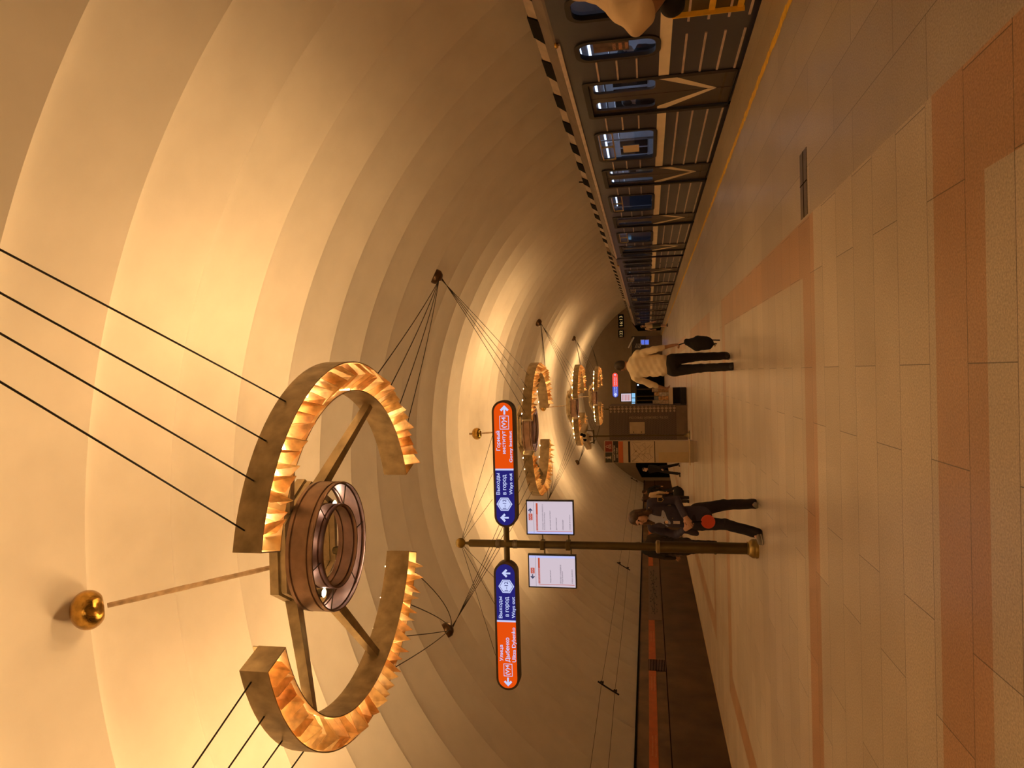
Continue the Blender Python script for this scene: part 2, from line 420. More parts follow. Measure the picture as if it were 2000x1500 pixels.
def make_chandelier(cx, cy, cz, label, plates=True, group='ring chandeliers along the vault'):
    root = empty('ring_chandelier', (cx, cy, cz), label, 'chandelier', group)
    rnd = random.Random(7)
    for a0, a1 in ARCS:
        mb = MB(); mb.arc_band(RO-.014, RO, 0, BH, a0, a1)
        mb.build('outer_band', M_brass, root, smooth=True)
        mb = MB(); mb.arc_band(RI, RI+.014, 0, BH+.065, a0, a1)  # rim raised above the outer band to shade the vault crown from the bulbs
        for a in (a0, a1): mb.arc_band(RI, RO, 0, BH, a-.15, a+.15, 1)
        mb.build('inner_band', M_brass, root, smooth=True)
        nb = 11
        for i in range(nb):
            a = math.radians(a0+(a1-a0)*(i+.5)/nb)
            mb = MB(); M = Matrix.Translation(((RI+.055)*math.cos(a), (RI+.055)*math.sin(a), BH+.0))
            mb.lathe([(.001, -.09), (.018, -.08), (.022, 0), (.018, .08), (.001, .09)], 8, M)
            mb.build('bulb', M_bulb, root, smooth=True)
        if plates:
            n = 34
            for i in range(n):
                a = math.radians(a0+2.5+(a1-a0-5)*(i+.5)/n)
                o = bpy.data.objects.new('glass_blade', _pm[rnd.randrange(6)]); COL.objects.link(o); o.parent = root
                rm = (RO+RI)/2
                o.location = (rm*math.cos(a), rm*math.sin(a), 0); o.rotation_euler = (rnd.uniform(-.22, .22), rnd.uniform(-.08, .08), a+rnd.uniform(-.16, .16))
    # central drums
    def drum(r, z0, h):
        p = [(r, z0), (r+.008, z0+.02), (r+.008, z0+.05), (r-.012, z0+.06), (r-.012, z0+.075), (r+.004, z0+.085), (r+.004, z0+h-.085), (r-.012, z0+h-.075), (r-.012, z0+h-.06), (r+.008, z0+h-.05), (r+.004, z0+h)]
        q = [(a-.02, z) for a, z in p[::-1]]
        return MB().lathe(p+q+[p[0]], 56)
    drum(.885, .26, .37).build('outer_drum', M_copper, root, smooth=True)
    drum(.575, .26, .30).build('inner_drum', M_copper, root, smooth=True)
    for i in range(6):
        a = math.radians(20+60*i); c, s = math.cos(a), math.sin(a)
        MB().tube([(.57*c, .57*s, .30), (.88*c, .88*s, .30)], .008, 6).build('drum_spoke', M_brassd, root)
    for i in range(6):
        a = math.radians(50+60*i); c, s = math.cos(a), math.sin(a)
        M = Matrix.Translation((.73*c, .73*s, .60))
        mb = MB(); mb.lathe([(.02, .12), (.05, .10), (.075, .0), (.07, .0), (.045, .09), (.001, .1)], 12, M); sp = mb.build('spot_shade', M_brassd, root, smooth=True)
        mb = MB(); mb.lathe([(.001, -.01), (.03, .0), (.04, .025), (.03, .05), (.001, .06)], 10, M); mb.build('spot_bulb', M_spot, sp, smooth=True)
    # hexagonal frame of twin channels over the drums
    mb = MB()
    for z0, z1, r0, r1 in ((.68, .75, HEXR-.10, HEXR), (.78, .90, HEXR-.08, HEXR+.03), (.75, .78, HEXR-.07, HEXR-.03)):
        mb.arc_band(r0, r1, z0, z1, 0, 360, 6)
    mb.build('hexagon_frame', M_brass, root)
    # tapering beams from the frame to the ring
    for a in (28, 152, 210, -42):
        ar = math.radians(a); d = Vector((math.cos(ar), math.sin(ar), 0)); t = Vector((-d.y, d.x, 0)); up = Vector((0, 0, 1))
        p0 = d*(HEXR*.86)+up*.80; p1 = d*(RI+.01)+up*.22
        vs = []
        for p, wv, h in ((p0, .095, .085), (p1, .055, .06)):
            vs += [p-t*wv-up*h, p+t*wv-up*h, p+t*wv+up*h, p-t*wv+up*h]
        mb = MB(); mb.add(vs, [(0,1,2,3), (4,7,6,5), (0,4,5,1), (1,5,6,2), (2,6,7,3), (3,7,4,0)])
        mb.build('beam', M_brass, root)
    return root

def add_rod(root, top, bottom, r=.032):
    """ringed rod leaning from the drum frame up to a dimpled brass ball under the vault"""
    b, t = Vector(bottom), Vector(top); L = (t-b).length; pts = []; rs = []
    n = 9
    for i in range(n):
        for e in (0.02, .98):
            pts.append(b.lerp(t, (i+e)/n)); rs.append(r*(1.0 if i % 2 else .92))
    MB().tube(pts, rs, 10).build('hanger_rod', pmat('pale_brass_rod', (.46, .33, .20), .55, .15, var=.25, scale=12), root, smooth=True)
    d = (t-b).normalized(); q = Vector((0, 0, 1)).rotation_difference(d).to_matrix().to_4x4()
    M = Matrix.Translation(t+d*.19) @ q
    prof = []
    for i in range(33):
        a = PI*i/32; r = max(.001, .225*math.sin(a)); z = -.19*math.cos(a)
        prof.append((r, z+.10*math.exp(-(r/.075)**2) if z < 0 else z))
    MB().lathe(prof, 48, M).build('ceiling_ball', M_gold, root, smooth=True)
    c = t+d*.19
    w_ = Vector(root.location)+c
    MB().tube([c, (c.x, c.y, vault_z(w_.x)+.12-root.location.z)], .035, 10).build('ball_stub', M_brass, root)
    return c

CH = [(-2.32, 9.28, 5.36), (-2.1, 27.2, 5.42), (-2.0, 45.0, 5.5), (-2.0, 62.2, 5.5)]
LBL = ['large brass ring chandelier nearest the viewer, its ball and rod in full view',
       'ring chandelier partly behind the orange and blue sign boards',
       'ring chandelier hanging just beyond the one behind the sign boards',
       'smallest and farthest ring chandelier, in front of the end wall']
BOSS = [(2.66, .3), (-6.72, .3), (2.66, 18.15), (-6.72, 18.1), (2.66, 36.1), (-6.72, 36.1), (2.66, 53.6), (-6.72, 53.6), (2.66, 70), (-6.72, 70)]
ANG = {'fr': (-36, -50, -61, -73), 'fl': (-110, -122, -135, -149), 'br': (24, 36, 48, 60), 'bl': (112, 125, 138, 152)}
M_anchor = pmat('anchor_bronze', (.13, .07, .03), .3, .6, var=.3)
def boss_pt(i):
    x, y = BOSS[i]; z = vault_z(x)
    return Vector((x, y, z))
for i, (x, y) in enumerate(BOSS):
    p = boss_pt(i); nrm = (Vector((XC, 0, ZC))-Vector((x, 0, p.z))).normalized()
    q = Vector((0, 0, 1)).rotation_difference(nrm).to_matrix().to_4x4()
    if 1 < y < 69:
        o = MB().lathe([(.17, -.16), (.20, -.02), (.19, .06), (.13, .13), (.05, .155), (.001, .16)], 20, Matrix.Translation(p) @ q).build('cable_anchor', M_anchor, smooth=True)
        side = 'right of the vault' if x > 0 else 'left of the vault'
        where = {18: 'just beyond the nearest chandelier', 36: 'beyond the second chandelier', 53: 'beyond the third chandelier'}[int(y)]
        tag(o, 'dark round cable anchor boss high on the %s, %s' % ('train side' if x > 0 else 'empty track side', where), 'cable anchor')
ROD = []
for i, (cx, cy, cz) in enumerate(CH):
    root = make_chandelier(cx, cy, cz, LBL[i])
    if i == 0: add_rod(root, (-.245, -2.07, 2.25), (-.13, -.62, .86))
    else: add_rod(root, (-.05, -1.25, 2.1), (0, -.62, .86))
    O = Vector((cx, cy, cz)); rm = RO
    for key, bi in (('fr', 2*i), ('fl', 2*i+1), ('br', 2*i+2), ('bl', 2*i+3)):
        b = boss_pt(bi)-O
        for j, a in enumerate(ANG[key]):
            ar = math.radians(a)
            p = Vector((rm*math.cos(ar), rm*math.sin(ar), .1 if key[0] == 'b' else .22))
            off = Vector(((j-1.5)*.03, 0, -.10))
            sag = (.16 if key == 'bl' else .05)*(1.6-.35*j if key == 'bl' else 1)
            cable(b+off, p, sag).build('suspension_cable', M_cable, root, smooth=True)
rb = make_chandelier(-2.2, -8.7, 5.36, 'unseen ring chandelier added behind the viewer to light the near platform', plates=False)  # out of view, added only to light the near platform
# ------------------------------------------------------------------ train
M_car = pmat('charcoal_car_paint', (.043, .043, .066), .30, var=.15, scale=1.2, spec=.5)
M_carroof = pmat('grey_brown_roof', (.16, .12, .10), .55, var=.2, scale=2)
M_door = pmat('bronze_door_paint', (.060, .043, .030), .38, var=.15, scale=2)
M_cream = pmat('cream_stripe_paint', (.92, .78, .56), .42, var=.06, scale=3)
M_rib = pmat('steel_rib', (.66, .53, .45), .35, .25, var=.15, scale=5)
M_rubber = pmat('black_rubber', (.012, .010, .009), .55)
M_goldtrim = pmat('yellow_window_trim', (.50, .33, .10), .35, .6, var=.2, scale=9)
M_inner = pmat('cabin_laminate', (.55, .55, .60), .55, var=.1, scale=3)
M_seat = pmat('brown_seat_vinyl', (.10, .06, .04), .45, var=.2, scale=5)
M_cabl = emat('cabin_light_glow', (.72, .82, 1), 3.2)
M_paper = pmat('pale_paper', (.70, .56, .38), .7, var=.05, scale=8)
M_poster = pmat('brown_poster', (.10, .055, .04), .5, var=.6, scale=9)
M_steel = pmat('bright_steel', (.6, .6, .62), .25, .9, var=.1)
mt, nt, p = _mat('window_glass')
nt.nodes.remove(p)
tr = N(nt, 'ShaderNodeBsdfTransparent'); tr.inputs[0].default_value = (.80, .84, .90, 1)
gl = N(nt, 'ShaderNodeBsdfGlossy'); gl.inputs['Roughness'].default_value = .04; gl.inputs[0].default_value = (.9, .9, .9, 1)
fr = N(nt, 'ShaderNodeFresnel'); fr.inputs[0].default_value = 1.5
mx = N(nt, 'ShaderNodeMixShader')
geo = N(nt, 'ShaderNodeNewGeometry'); inv = N(nt, 'ShaderNodeMath', operation='SUBTRACT'); inv.inputs[0].default_value = 1
nt.links.new(geo.outputs['Backfacing'], inv.inputs[1]); mu = N(nt, 'ShaderNodeMath', operation='MULTIPLY')
nt.links.new(fr.outputs[0], mu.inputs[0]); nt.links.new(inv.outputs[0], mu.inputs[1]); nt.links.new(mu.outputs[0], mx.inputs[0])
nt.links.new(tr.outputs[0], mx.inputs[1]); nt.links.new(gl.outputs[0], mx.inputs[2])
nt.links.new(mx.outputs[0], nt.nodes['Material Output'].inputs[0])
M_glass = mt

SIDE = (PI/2, 0, PI/2)
TX = 4.22
DOORS = [3.55, 8.10, 12.70, 17.25]
CARL = 18.9
def merge(o, other):
    """move the mesh of `other` into `o` as surface detail"""
    bm = bmesh.new(); bm.from_mesh(o.data); n0 = len(bm.faces)
    off = len(o.data.materials)
    bm.from_mesh(other.data); bm.faces.ensure_lookup_table()
    for f in bm.faces[n0:]: f.material_index += off
    for mm in other.data.materials: o.data.materials.append(mm)
    bm.to_mesh(o.data); bm.free(); bpy.data.objects.remove(other)
def side_plate(name, outer, holes, x, th, mat, parent):
    o = plate2d(name, outer, holes, th, mat, parent); o.rotation_euler = SIDE; o.location = (x+th/2, 0, 0); return o
def rect(a, b, c, d): return [(a, b), (c, b), (c, d), (a, d)]

def make_car():
    root = empty('metro_car', (TX, 7.6, 0), 'dark metro car nearest the viewer, its rounded window and chevron doors in full view', 'train car', 'metro train')
    wins = []
    for i in range(3):
        c = (DOORS[i]+DOORS[i+1])/2+.05; wins.append((c-.83, c+.83))
    smalls = [(1.57, 2.06), (18.20, 18.64), (.45, .95)]
    holes = [rrect(a, 1.14, b, 2.14, .12) for a, b in wins]+[rrect(a, 1.14, b, 2.14, .15) for a, b in smalls]
    outer = [(0, -.06)]
    for d in DOORS: outer += [(d-.66, -.06), (d-.66, 2.12), (d+.66, 2.12), (d+.66, -.06)]
    outer += [(CARL, -.06), (CARL, 2.40), (0, 2.40)]
    sp = side_plate('side_panel', outer, holes, 0, .05, M_car, root)
    # pressed steel ribs on the side, in the plate's own plane
    mb = MB()
    edges = [0.0]+[e for d in DOORS for e in (d-.66, d+.66)]+[CARL]
    for i in range(0, len(edges), 2):
        a, b = edges[i]+.10, edges[i+1]-.10
        segs = [(a, b)]
        if i == 0: segs = [(a, 1.28), (1.62, b)]
        for z in (.77, .535, .30, .065):
            for q0, q1 in segs: mb.box((q0, z-.014, -.04), (q1, z+.014, -.024))
        ws = sorted([w for w in wins+smalls if a-.2 < w[0] < b])
        cur = a if i else 1.62
        for z in (1.94, 1.67, 1.40):
            cur = a if i else 1.05
            for w0, w1 in ws:
                if w0 < 1: continue
                if w0-.10-cur > .12 and not (i == 0 and cur < 1.5): mb.box((cur, z-.012, -.04), (w0-.10, z+.012, -.024))
                cur = w1+.10
            if b-cur > .12: mb.box((cur, z-.012, -.04), (b, z+.012, -.024))
    merge(sp, mb.build('ribs', M_rib))
    mb = MB()
    for i in range(0, len(edges), 2): mb.box((edges[i]+.0, .955, -.031), (edges[i+1], 1.10, -.0255))
    merge(sp, mb.build('stripe', M_cream))
    # body shell
    mb = MB()
    prof = [(.02, 2.36), (.03, 2.44), (.14, 2.54), (.42, 2.68), (.9, 2.78), (1.35, 2.80), (1.8, 2.78), (2.28, 2.68), (2.56, 2.54), (2.68, 2.40)]
    vs = [(x, y, z) for y in (0, CARL) for x, z in prof]; n = len(prof)
    mb.add(vs, [(i, i+1, n+i+1, n+i) for i in range(n-1)]+[tuple(range(n)), tuple(range(2*n-1, n-1, -1))], 1)
    mb.box((2.64, 0, -.06), (2.69, CARL, 2.42), 0)
    mb.box((.05, 0, -.06), (2.64, .06, 2.42), 0); mb.box((.05, CARL-.06, -.06), (2.64, CARL, 2.42), 0)
    mb.box((.06, .06, -.10), (2.64, CARL-.06, -.02), 2)
    mb.box((.06, .06, 2.30), (2.64, CARL-.06, 2.33), 2)
    mb.box((2.56, .06, -.02), (2.63, CARL-.06, 2.30), 2)
    mb.box((.06, 1.3, -.02), (2.6, 1.36, 2.30), 2)
    mb.box((.25, .1, -.9), (2.4, CARL-.1, -.10), 3)
    mb.box((.02, 0, -.13), (.10, CARL, -.06), 3)
    for x0 in range(3):
        pass
    b = mb.build('body_shell', [M_car, M_carroof, M_inner, M_rubber], root, smooth=True)
    MB().box((-.03, 1.50, 2.355), (.03, CARL, 2.41)).build('gutter', M_rib, root)
    # roof vents
    mb = MB()
    vs = [(x, y, z) for y in (.3, CARL-.3) for x, z in ((.30, 2.58), (.40, 2.76), (.75, 2.83), (.95, 2.78))]
    mb.add(vs, [(0, 1, 5, 4), (1, 2, 6, 5), (2, 3, 7, 6), (0, 3, 2, 1), (4, 5, 6, 7)])
    mb.build('vent_housing', pmat('pale_vent_housing', (.42, .33, .25), .5, var=.15), root)
    y = .18
    while y < CARL-.9:
        yy = max(y, .32)
        mb = MB(); mb.add([(.285, yy, 2.60), (.39, yy+.05, 2.775), (.39, yy+.61, 2.775), (.285, yy+.66, 2.60), (.32, yy, 2.60), (.45, yy+.05, 2.77), (.45, yy+.61, 2.77), (.32, yy+.66, 2.60)],
               [(0, 1, 2, 3), (4, 7, 6, 5), (0, 4, 5, 1), (1, 5, 6, 2), (2, 6, 7, 3), (3, 7, 4, 0)])
        mb.build('roof_vent', M_black, root); y += 1.29
    # windows
    for k, (a, b) in enumerate(wins+smalls):
        r = .12 if k < 3 else .15
        f = side_plate('window_frame', rrect(a-.055, 1.085, b+.055, 2.195, r+.05), [rrect(a+.012, 1.152, b-.012, 2.128, r-.01)], -.022, .05, M_rubber, root)
        MB().box((.03, a+.01, 1.15), (.036, b-.01, 2.13)).build('pane', M_glass, f)
        f.children[0].parent = f; f.children[0].rotation_euler = (0, 0, 0)
        f.children[0].matrix_parent_inverse = f.matrix_basis.inverted()
        if k < 3:
            vf = side_plate('vent_pane_frame', rrect(a+.02, 1.86, b-.02, 2.12, .07), [rrect(a+.05, 1.885, (a+b)/2-.015, 2.095, .05), rrect((a+b)/2+.015, 1.885, b-.05, 2.095, .05)], -.012, .03, M_goldtrim, root)
    # door leaves
    for d in DOORS:
        for s in (-1, 1):
            a, b = (d-.64, d-.008) if s < 0 else (d+.008, d+.64)
            wa, wb = (d-.53, d-.17) if s < 0 else (d+.17, d+.53)
            lf = side_plate('door_leaf', rect(a, -.02, b, 2.17), [rrect(wa, 1.14, wb, 2.06, .09)], .030, .04, M_door, root)
            pn = MB().box((.045, wa-.01, 1.13), (.05, wb+.01, 2.07)).build('door_pane', M_glass, lf); pn.matrix_parent_inverse = lf.matrix_basis.inverted()
            # chevron: a cream band falling to the middle
            e0 = d+s*.64; e1 = d+s*.008
            mb = MB(); zt0, zt1 = 1.02, .34
            vv = [(.027, e0, 1.10), (.027, e0-s*.10, 1.10), (.027, e1, .36), (.027, e1, .235), (.027, e0, .965)]
            mb.add([(x+dx, y, z) for dx in (0, .004) for x, y, z in vv], [(0, 1, 2, 3, 4), (9, 8, 7, 6, 5)]+[(i, (i+1) % 5, 5+(i+1) % 5, 5+i) for i in range(5)])
            ch = mb.build('chevron', M_cream, lf); ch.matrix_parent_inverse = lf.matrix_basis.inverted()
            st = MB().box((.024, a+.02, .13), (.031, b-.02, .165)).build('kick_strip', M_brassd, lf); st.matrix_parent_inverse = lf.matrix_basis.inverted()
        side_plate('door_surround', rrect(d-.74, .0, d+.74, 2.20, .08), [rect(d-.645, -.02+.03, d+.645, 2.118)], -.018, .035, M_rubber, root)
    # cabin interior
    for x in (.85, 1.85):
        MB().box((x-.07, .8, 2.27), (x+.07, CARL-.5, 2.30)).build('cabin_light', M_cabl, root)
    for i in range(3):
        a, b = DOORS[i]+.75, DOORS[i+1]-.75
        for x0, x1, bx in ((.10, .55, .10), (2.10, 2.55, 2.48)):
            mb = MB(); mb.box((x0, a, .30), (x1, b, .42)); mb.box((bx, a, .42), (bx+.07, b, .95)); mb.box((x0+.05, a+.05, -.02), (x1-.05, b-.05, .30))
            mb.build('seat_bench', M_seat, root)
        for x in (.60, 2.05):
            MB().tube([(x, a, 1.95), (x, b, 1.95)], .017, 8).build('grab_rail', M_steel, root)
            for yy in (a, b): MB().tube([(x, yy, -.02), (x, yy, 2.28)], .017, 8).build('grab_pole', M_steel, root)
        mb = MB()
        for q in range(3): mb.box((2.535, a+.1+q*.75, 1.2), (2.556, a+.65+q*.75, 2.0))
        mb.build('far_window', M_black, root)
    mb = MB(); mb.lathe([(.001, -.03), (.03, -.02), (.04, .0), (.03, .02), (.001, .03)], 10, Matrix.Translation((-.02, 1.50, 2.40))); mb.build('marker_lamp', M_gold, root, smooth=True)
    return root
car = make_car()
car2 = copy_tree(car); car2.location.y = 26.9
car2['label'] = 'second metro car, coupled beyond the nearest dark car'
car3 = copy_tree(car); car3.location.y = 46.2
car3['label'] = 'farthest metro car, by the end wall under the clock'
for i, y in enumerate((26.7, 46.0)):
    o = MB().box((TX+.55, y-.20, -.3), (TX+2.1, y+.20, 2.35)).build('gangway_bellows', M_rubber)
    tag(o, 'black gangway between the nearest and the second metro car' if i == 0 else 'black gangway between the second and the farthest metro car', 'gangway')
# things taped inside the windows of the nearest car
def in_car(y, z, w_, h, name, mat, label, cat, x=TX+.020):
    o = MB().box((x, y-w_/2, z-h/2), (x+.003, y+w_/2, z+h/2)).build(name, mat); return tag(o, label, cat)
o = in_car(9.40, 1.72, .26, .46, 'window_poster', M_poster, 'dark brown poster behind the narrow rounded window of the nearest car', 'poster')
for i, (z, c) in enumerate(((1.60, (.45, .2, .12)), (1.52, (.40, .2, .12)), (1.68, (.30, .16, .12)))):
    MB().box((-.0015, -.09, z-1.72-.02), (0, .09, z-1.72+.022)).build('printed_line', pmat('print_%d' % i, c, .6, var=.5, scale=60), o, loc=(TX+.020, 9.40, 1.72))
in_car(13.75, 1.56, .42, .30, 'paper_notice', M_paper, 'cream paper sheet taped inside the first wide train window', 'notice')
# ------------------------------------------------------------------ sign post with lit boards
M_post = pmat('olive_brass_post', (.13, .095, .035), .38, .65, var=.2, scale=3)
M_frame = pmat('sign_frame', (.10, .075, .05), .45, .4, var=.15, scale=6)
M_frame2 = pmat('screen_frame', (.02, .018, .018), .4)
def lit(name, col, s): return emat(name, col, s)
E_or = lit('lit_orange', (.86, .085, .004), .92)
E_bl = lit('lit_blue', (.020, .016, .17), 1.0)
E_wh = lit('lit_white', (.60, .66, 1.0), .95)
E_dk = lit('lit_dark_print', (.05, .05, .11), 1)
E_scr = lit('lit_screen', (.70, .58, .66), .92)
E_scrb = lit('lit_screen_blue', (.52, .55, .95), .98)
E_red = lit('lit_red_print', (.62, .10, .05), .85)
E_pt = lit('lit_grey_print', (.20, .15, .20), .8)
def obj_from(name, me, parent, mat):
    me.materials.clear(); me.materials.append(mat)
    o = bpy.data.objects.new(name, me); COL.objects.link(o); o.parent = parent; return o
def fit_text(name, body, mat, parent, org, x0, x1, z0, z1, y, bold=.0, depth=.0015):
    """lettering stretched to a measured box (x0..x1, z0..z1) on the plane y, facing the viewer; org = parent's world location"""
    o = text(name, body, 1, mat, parent, (0, 0, 0), bold=bold, depth=0)
    v = [u.co for u in o.data.vertices]
    a0, a1 = min(u.x for u in v), max(u.x for u in v); b0, b1 = min(u.y for u in v), max(u.y for u in v)
    sx, sy = (x1-x0)/(a1-a0), (z1-z0)/(b1-b0)
    for u in o.data.vertices: u.co = ((u.co.x-a0)*sx, (u.co.y-b0)*sy, u.co.z)
    o.location = Vector((x0, y, z0))-org
    return o
def fbox(name, x0, x1, z0, z1, y, mat, parent, org, th=.002):
    o = MB().box((x0, y-th, z0), (x1, y, z1)).build(name, mat, parent); o.location = -org; return o
def poly(name, pts, y, mat, parent, org, th=.002):
    n = len(pts); vs = [(x, yy, z) for yy in (y-th, y) for x, z in pts]
    mb = MB(); mb.add(vs, [tuple(range(n)), tuple(range(2*n-1, n-1, -1))]+[(i, (i+1) % n, n+(i+1) % n, n+i) for i in range(n)])
    o = mb.build(name, mat, parent); o.location = -org; return o
def arrow(name, cx, cz, s, deg, y, mat, parent, org):
    b = [(0, 1), (.98, .02), (.62, -.30), (.20, .12), (.20, -1), (-.20, -1), (-.20, .12), (-.62, -.30), (-.98, .02)]
    t = math.radians(deg); c, q = math.cos(t), math.sin(t)
    return poly(name, [(cx+s*(u*c-w_*q), cz+s*(u*q+w_*c)) for u, w_ in b], y, mat, parent, org)
PX, PY = -2.335, 9.62
post = empty('direction_sign_post', (PX, PY, 0), 'brass sign post with two lit blue and orange boards and two hanging screens', 'sign post')
O = Vector((PX, PY, 0))
MB().lathe([(.001, 0), (.125, 0), (.128, .02), (.12, .035), (.125, .05), (.118, .075), (.095, .11), (.085, .115), (.085, .135), (.001, .135)], 32).build('base', pmat('worn_brass_base', (.42, .30, .10), .32, .85, var=.3, scale=7), post, smooth=True)
MB().lathe([(.075, .13), (.075, 1.25), (.070, 1.28)], 28).build('lower_column', M_post, post, smooth=True)
MB().lathe([(.078, 1.245), (.086, 1.25), (.086, 1.285), (.07, 1.295), (.05, 1.30)], 28).build('collar', pmat('light_brass', (.5, .4, .2), .3, .8), post, smooth=True)
MB().lathe([(.052, 1.28), (.052, 3.84), (.045, 3.86), (.001, 3.86)], 24).build('upper_column', M_post, post, smooth=True)
MB().lathe([(.028, 3.85), (.014, 3.93)], 14).build('finial_neck', M_post, post, smooth=True)
mb = MB(); mb.lathe([(.001, -.07)]+[(.07*math.cos(t), .07*math.sin(t)) for t in [-1.3+2.6*i/10 for i in range(11)]]+[(.001, .07)], 24, Matrix.Translation((0, 0, 3.985)))
mb.build('finial_ball', pmat('finial_brass', (.35, .24, .06), .35, .8, var=.3, scale=10), post, smooth=True)
ARMZ = 3.325
MB().tube([(-.26, 0, ARMZ), (.26, 0, ARMZ)], .042, 16).build('cross_arm', M_post, post, smooth=True)
for z in (ARMZ-.12, ARMZ+.12):
    mb = MB()
    for k in (-.02, .0, .02): mb.lathe([(.05, z+k-.006), (.06, z+k-.006), (.06, z+k+.006), (.05, z+k+.006)], 24)
    mb.build('ring_collar', pmat('silver_ring', (.5, .45, .36), .3, .8), post, smooth=True)
def board(x0, x1, z0, z1, name, split, left_blue, yb):
    r = (z1-z0)/2
    def cap(e): 
        rr = r-e; cz = (z0+z1)/2; pts = []
        for i in range(17): t = -PI/2+PI*i/16; pts.append((x1-r+rr*math.cos(t), cz+rr*math.sin(t)))
        for i in range(17): t = PI/2+PI*i/16; pts.append((x0+r+rr*math.cos(t), cz+rr*math.sin(t)))
        return pts
    f = poly(name, cap(0), yb+.16, M_frame, post, O, th=.16)
    yf = yb
    inner = cap(.030)
    L = [p for p in inner if p[0] <= split]; Rr = [p for p in inner if p[0] >= split]
    zi0, zi1 = z0+.030, z1-.030
    Lp = L+[(split, zi0), (split, zi1)] if True else L
    # left half: going over the top, round the left end, back along the bottom
    Lp = [(split, zi1)]+sorted([p for p in L], key=lambda p: math.atan2(p[1]-(z0+z1)/2, p[0]-(x0+r)) % (2*PI))+[(split, zi0)]
    Rp = [(split, zi0)]+sorted([p for p in Rr], key=lambda p: math.atan2(p[1]-(z0+z1)/2, p[0]-(x1-r)))+[(split, zi1)]
    poly('blue_panel' if left_blue else 'orange_panel', Lp, yf-.001, E_bl if left_blue else E_or, f, O*0, .004)
    poly('orange_panel' if left_blue else 'blue_panel', Rp, yf-.001, E_or if left_blue else E_bl, f, O*0, .004)
    fbox('divider', split-.012, split+.012, zi0, zi1, yf-.005, E_wh, f, O*0)
    return f
def P(x, y): q = at(x, y, PY-.13); return q.x, q.z
# right-hand board
YB = PY-.10
def Q(x, y):
    q = at(x, y, YB); return q.x, q.z
def span(f, body, v0, v1, yl, yr, mat, bold=.014, name='lettering'):
    x0, _ = Q((v0+v1)/2, yl); x1, _ = Q((v0+v1)/2, yr); ym = (yl+yr)/2
    _, za = Q(v0, ym); _, zb = Q(v1, ym)
    return fit_text(name, body, mat, f, O*0, x0, x1, zb, za, YB-.008, bold)
def badge(f, v0, v1, yl, yr):
    x0, _ = Q((v0+v1)/2, yl); x1, _ = Q((v0+v1)/2, yr); _, z1 = Q(v0, (yl+yr)/2); _, z0 = Q(v1, (yl+yr)/2); t = .007
    mb = MB()
    for a in ((x0, z0, x1, z0+t), (x0, z1-t, x1, z1), (x0, z0, x0+t, z1), (x1-t, z0, x1, z1)): mb.box((a[0], YB-.009, a[1]), (a[2], YB-.006, a[3]))
    mb.build('line_badge', E_wh, f)
    w_ = x1-x0; h = z1-z0
    fit_text('badge_letter', '(V)4', E_wh, f, O*0, x0+w_*.12, x1-w_*.10, z0+h*.20, z1-h*.20, YB-.008, .02)
def hexa(f, v, y, s):
    cx, cz = Q(v, y)
    pts = [(cx+s*1.10*math.cos(t), cz+s*math.sin(t)*1.0) for t in [math.radians(60*i) for i in range(6)]]
    pts = [(cx-.86*s, cz-.5*s), (cx, cz-1.05*s), (cx+.86*s, cz-.5*s), (cx+.86*s, cz+.5*s), (cx, cz+1.05*s), (cx-.86*s, cz+.5*s)]
    poly('exit_badge', pts, YB-.006, E_wh, f, O*0)
    pts2 = [(cx+(a-cx)*.86, cz+(b-cz)*.86) for a, b in pts]; pts3 = [(cx+(a-cx)*.80, cz+(b-cz)*.80) for a, b in pts]
    mb = MB(); n = 6
    vs = [(a, YB-.009, b) for a, b in pts2+pts3]; mb.add(vs, [(i, (i+1) % n, n+(i+1) % n, n+i) for i in range(n)]); mb.build('badge_outline', E_bl, f)
    fit_text('exit_numbers', '1–12', E_bl, f, O*0, cx-.60*s, cx+.60*s, cz-.24*s, cz+.24*s, YB-.009, .01)
x0 = Q(985, 1030)[0]; x1 = Q(985, 782)[0]; z1 = Q(963, 905)[1]; z0 = Q(1007, 905)[1]
f = board(x0, x1, z0, z1, 'exit_board', Q(985, 917)[0], True, YB); f['label'] = 'right-hand lit board for the westward line'
span(f, 'Горный', 969, 979, 880, 841.5, E_wh); span(f, 'институт', 982, 989.5, 886, 841.5, E_wh); span(f, 'Gorny Institut', 994.5, 1002, 903, 841.5, E_wh)
badge(f, 976, 994, 838.5, 812)
c = Q(985, 800.5); arrow('arrow', c[0], c[1], .063, -90, YB-.006, E_wh, f, O*0)
span(f, 'Выходы', 969, 978, 966, 924, E_wh); span(f, 'в город', 982.5, 991, 966, 927, E_wh); span(f, 'Ways out', 994.5, 1003, 966, 924, E_wh)
hexa(f, 985.5, 984.5, .105)
c = Q(985.5, 1011); arrow('arrow', c[0], c[1], .060, 0, YB-.006, E_wh, f, O*0)
# left-hand board
x0 = Q(990, 1348)[0]; x1 = Q(990, 1098)[0]; z1 = Q(967, 1225)[1]; z0 = Q(1012, 1225)[1]
f = board(x0, x1, z0, z1, 'exit_board', Q(990, 1213)[0], False, YB); f['label'] = 'left-hand lit board for the eastward line'
span(f, 'Выходы', 974, 982.5, 1207, 1165, E_wh); span(f, 'в город', 987.5, 996, 1204, 1165.5, E_wh); span(f, 'Ways out', 999.5, 1008, 1207, 1165.5, E_wh)
span(f, 'Улица', 976, 984, 1290.5, 1259, E_wh); span(f, 'Дыбенко', 987, 997, 1292.5, 1245, E_wh); span(f, 'Ulitsa Dybenko', 1000, 1009.5, 1293, 1225.5, E_wh)
badge(f, 984, 1001, 1320.5, 1296)
c = Q(992.5, 1331.5); arrow('arrow', c[0], c[1], .060, 90, YB-.006, E_wh, f, O*0)
hexa(f, 989, 1145, .105)
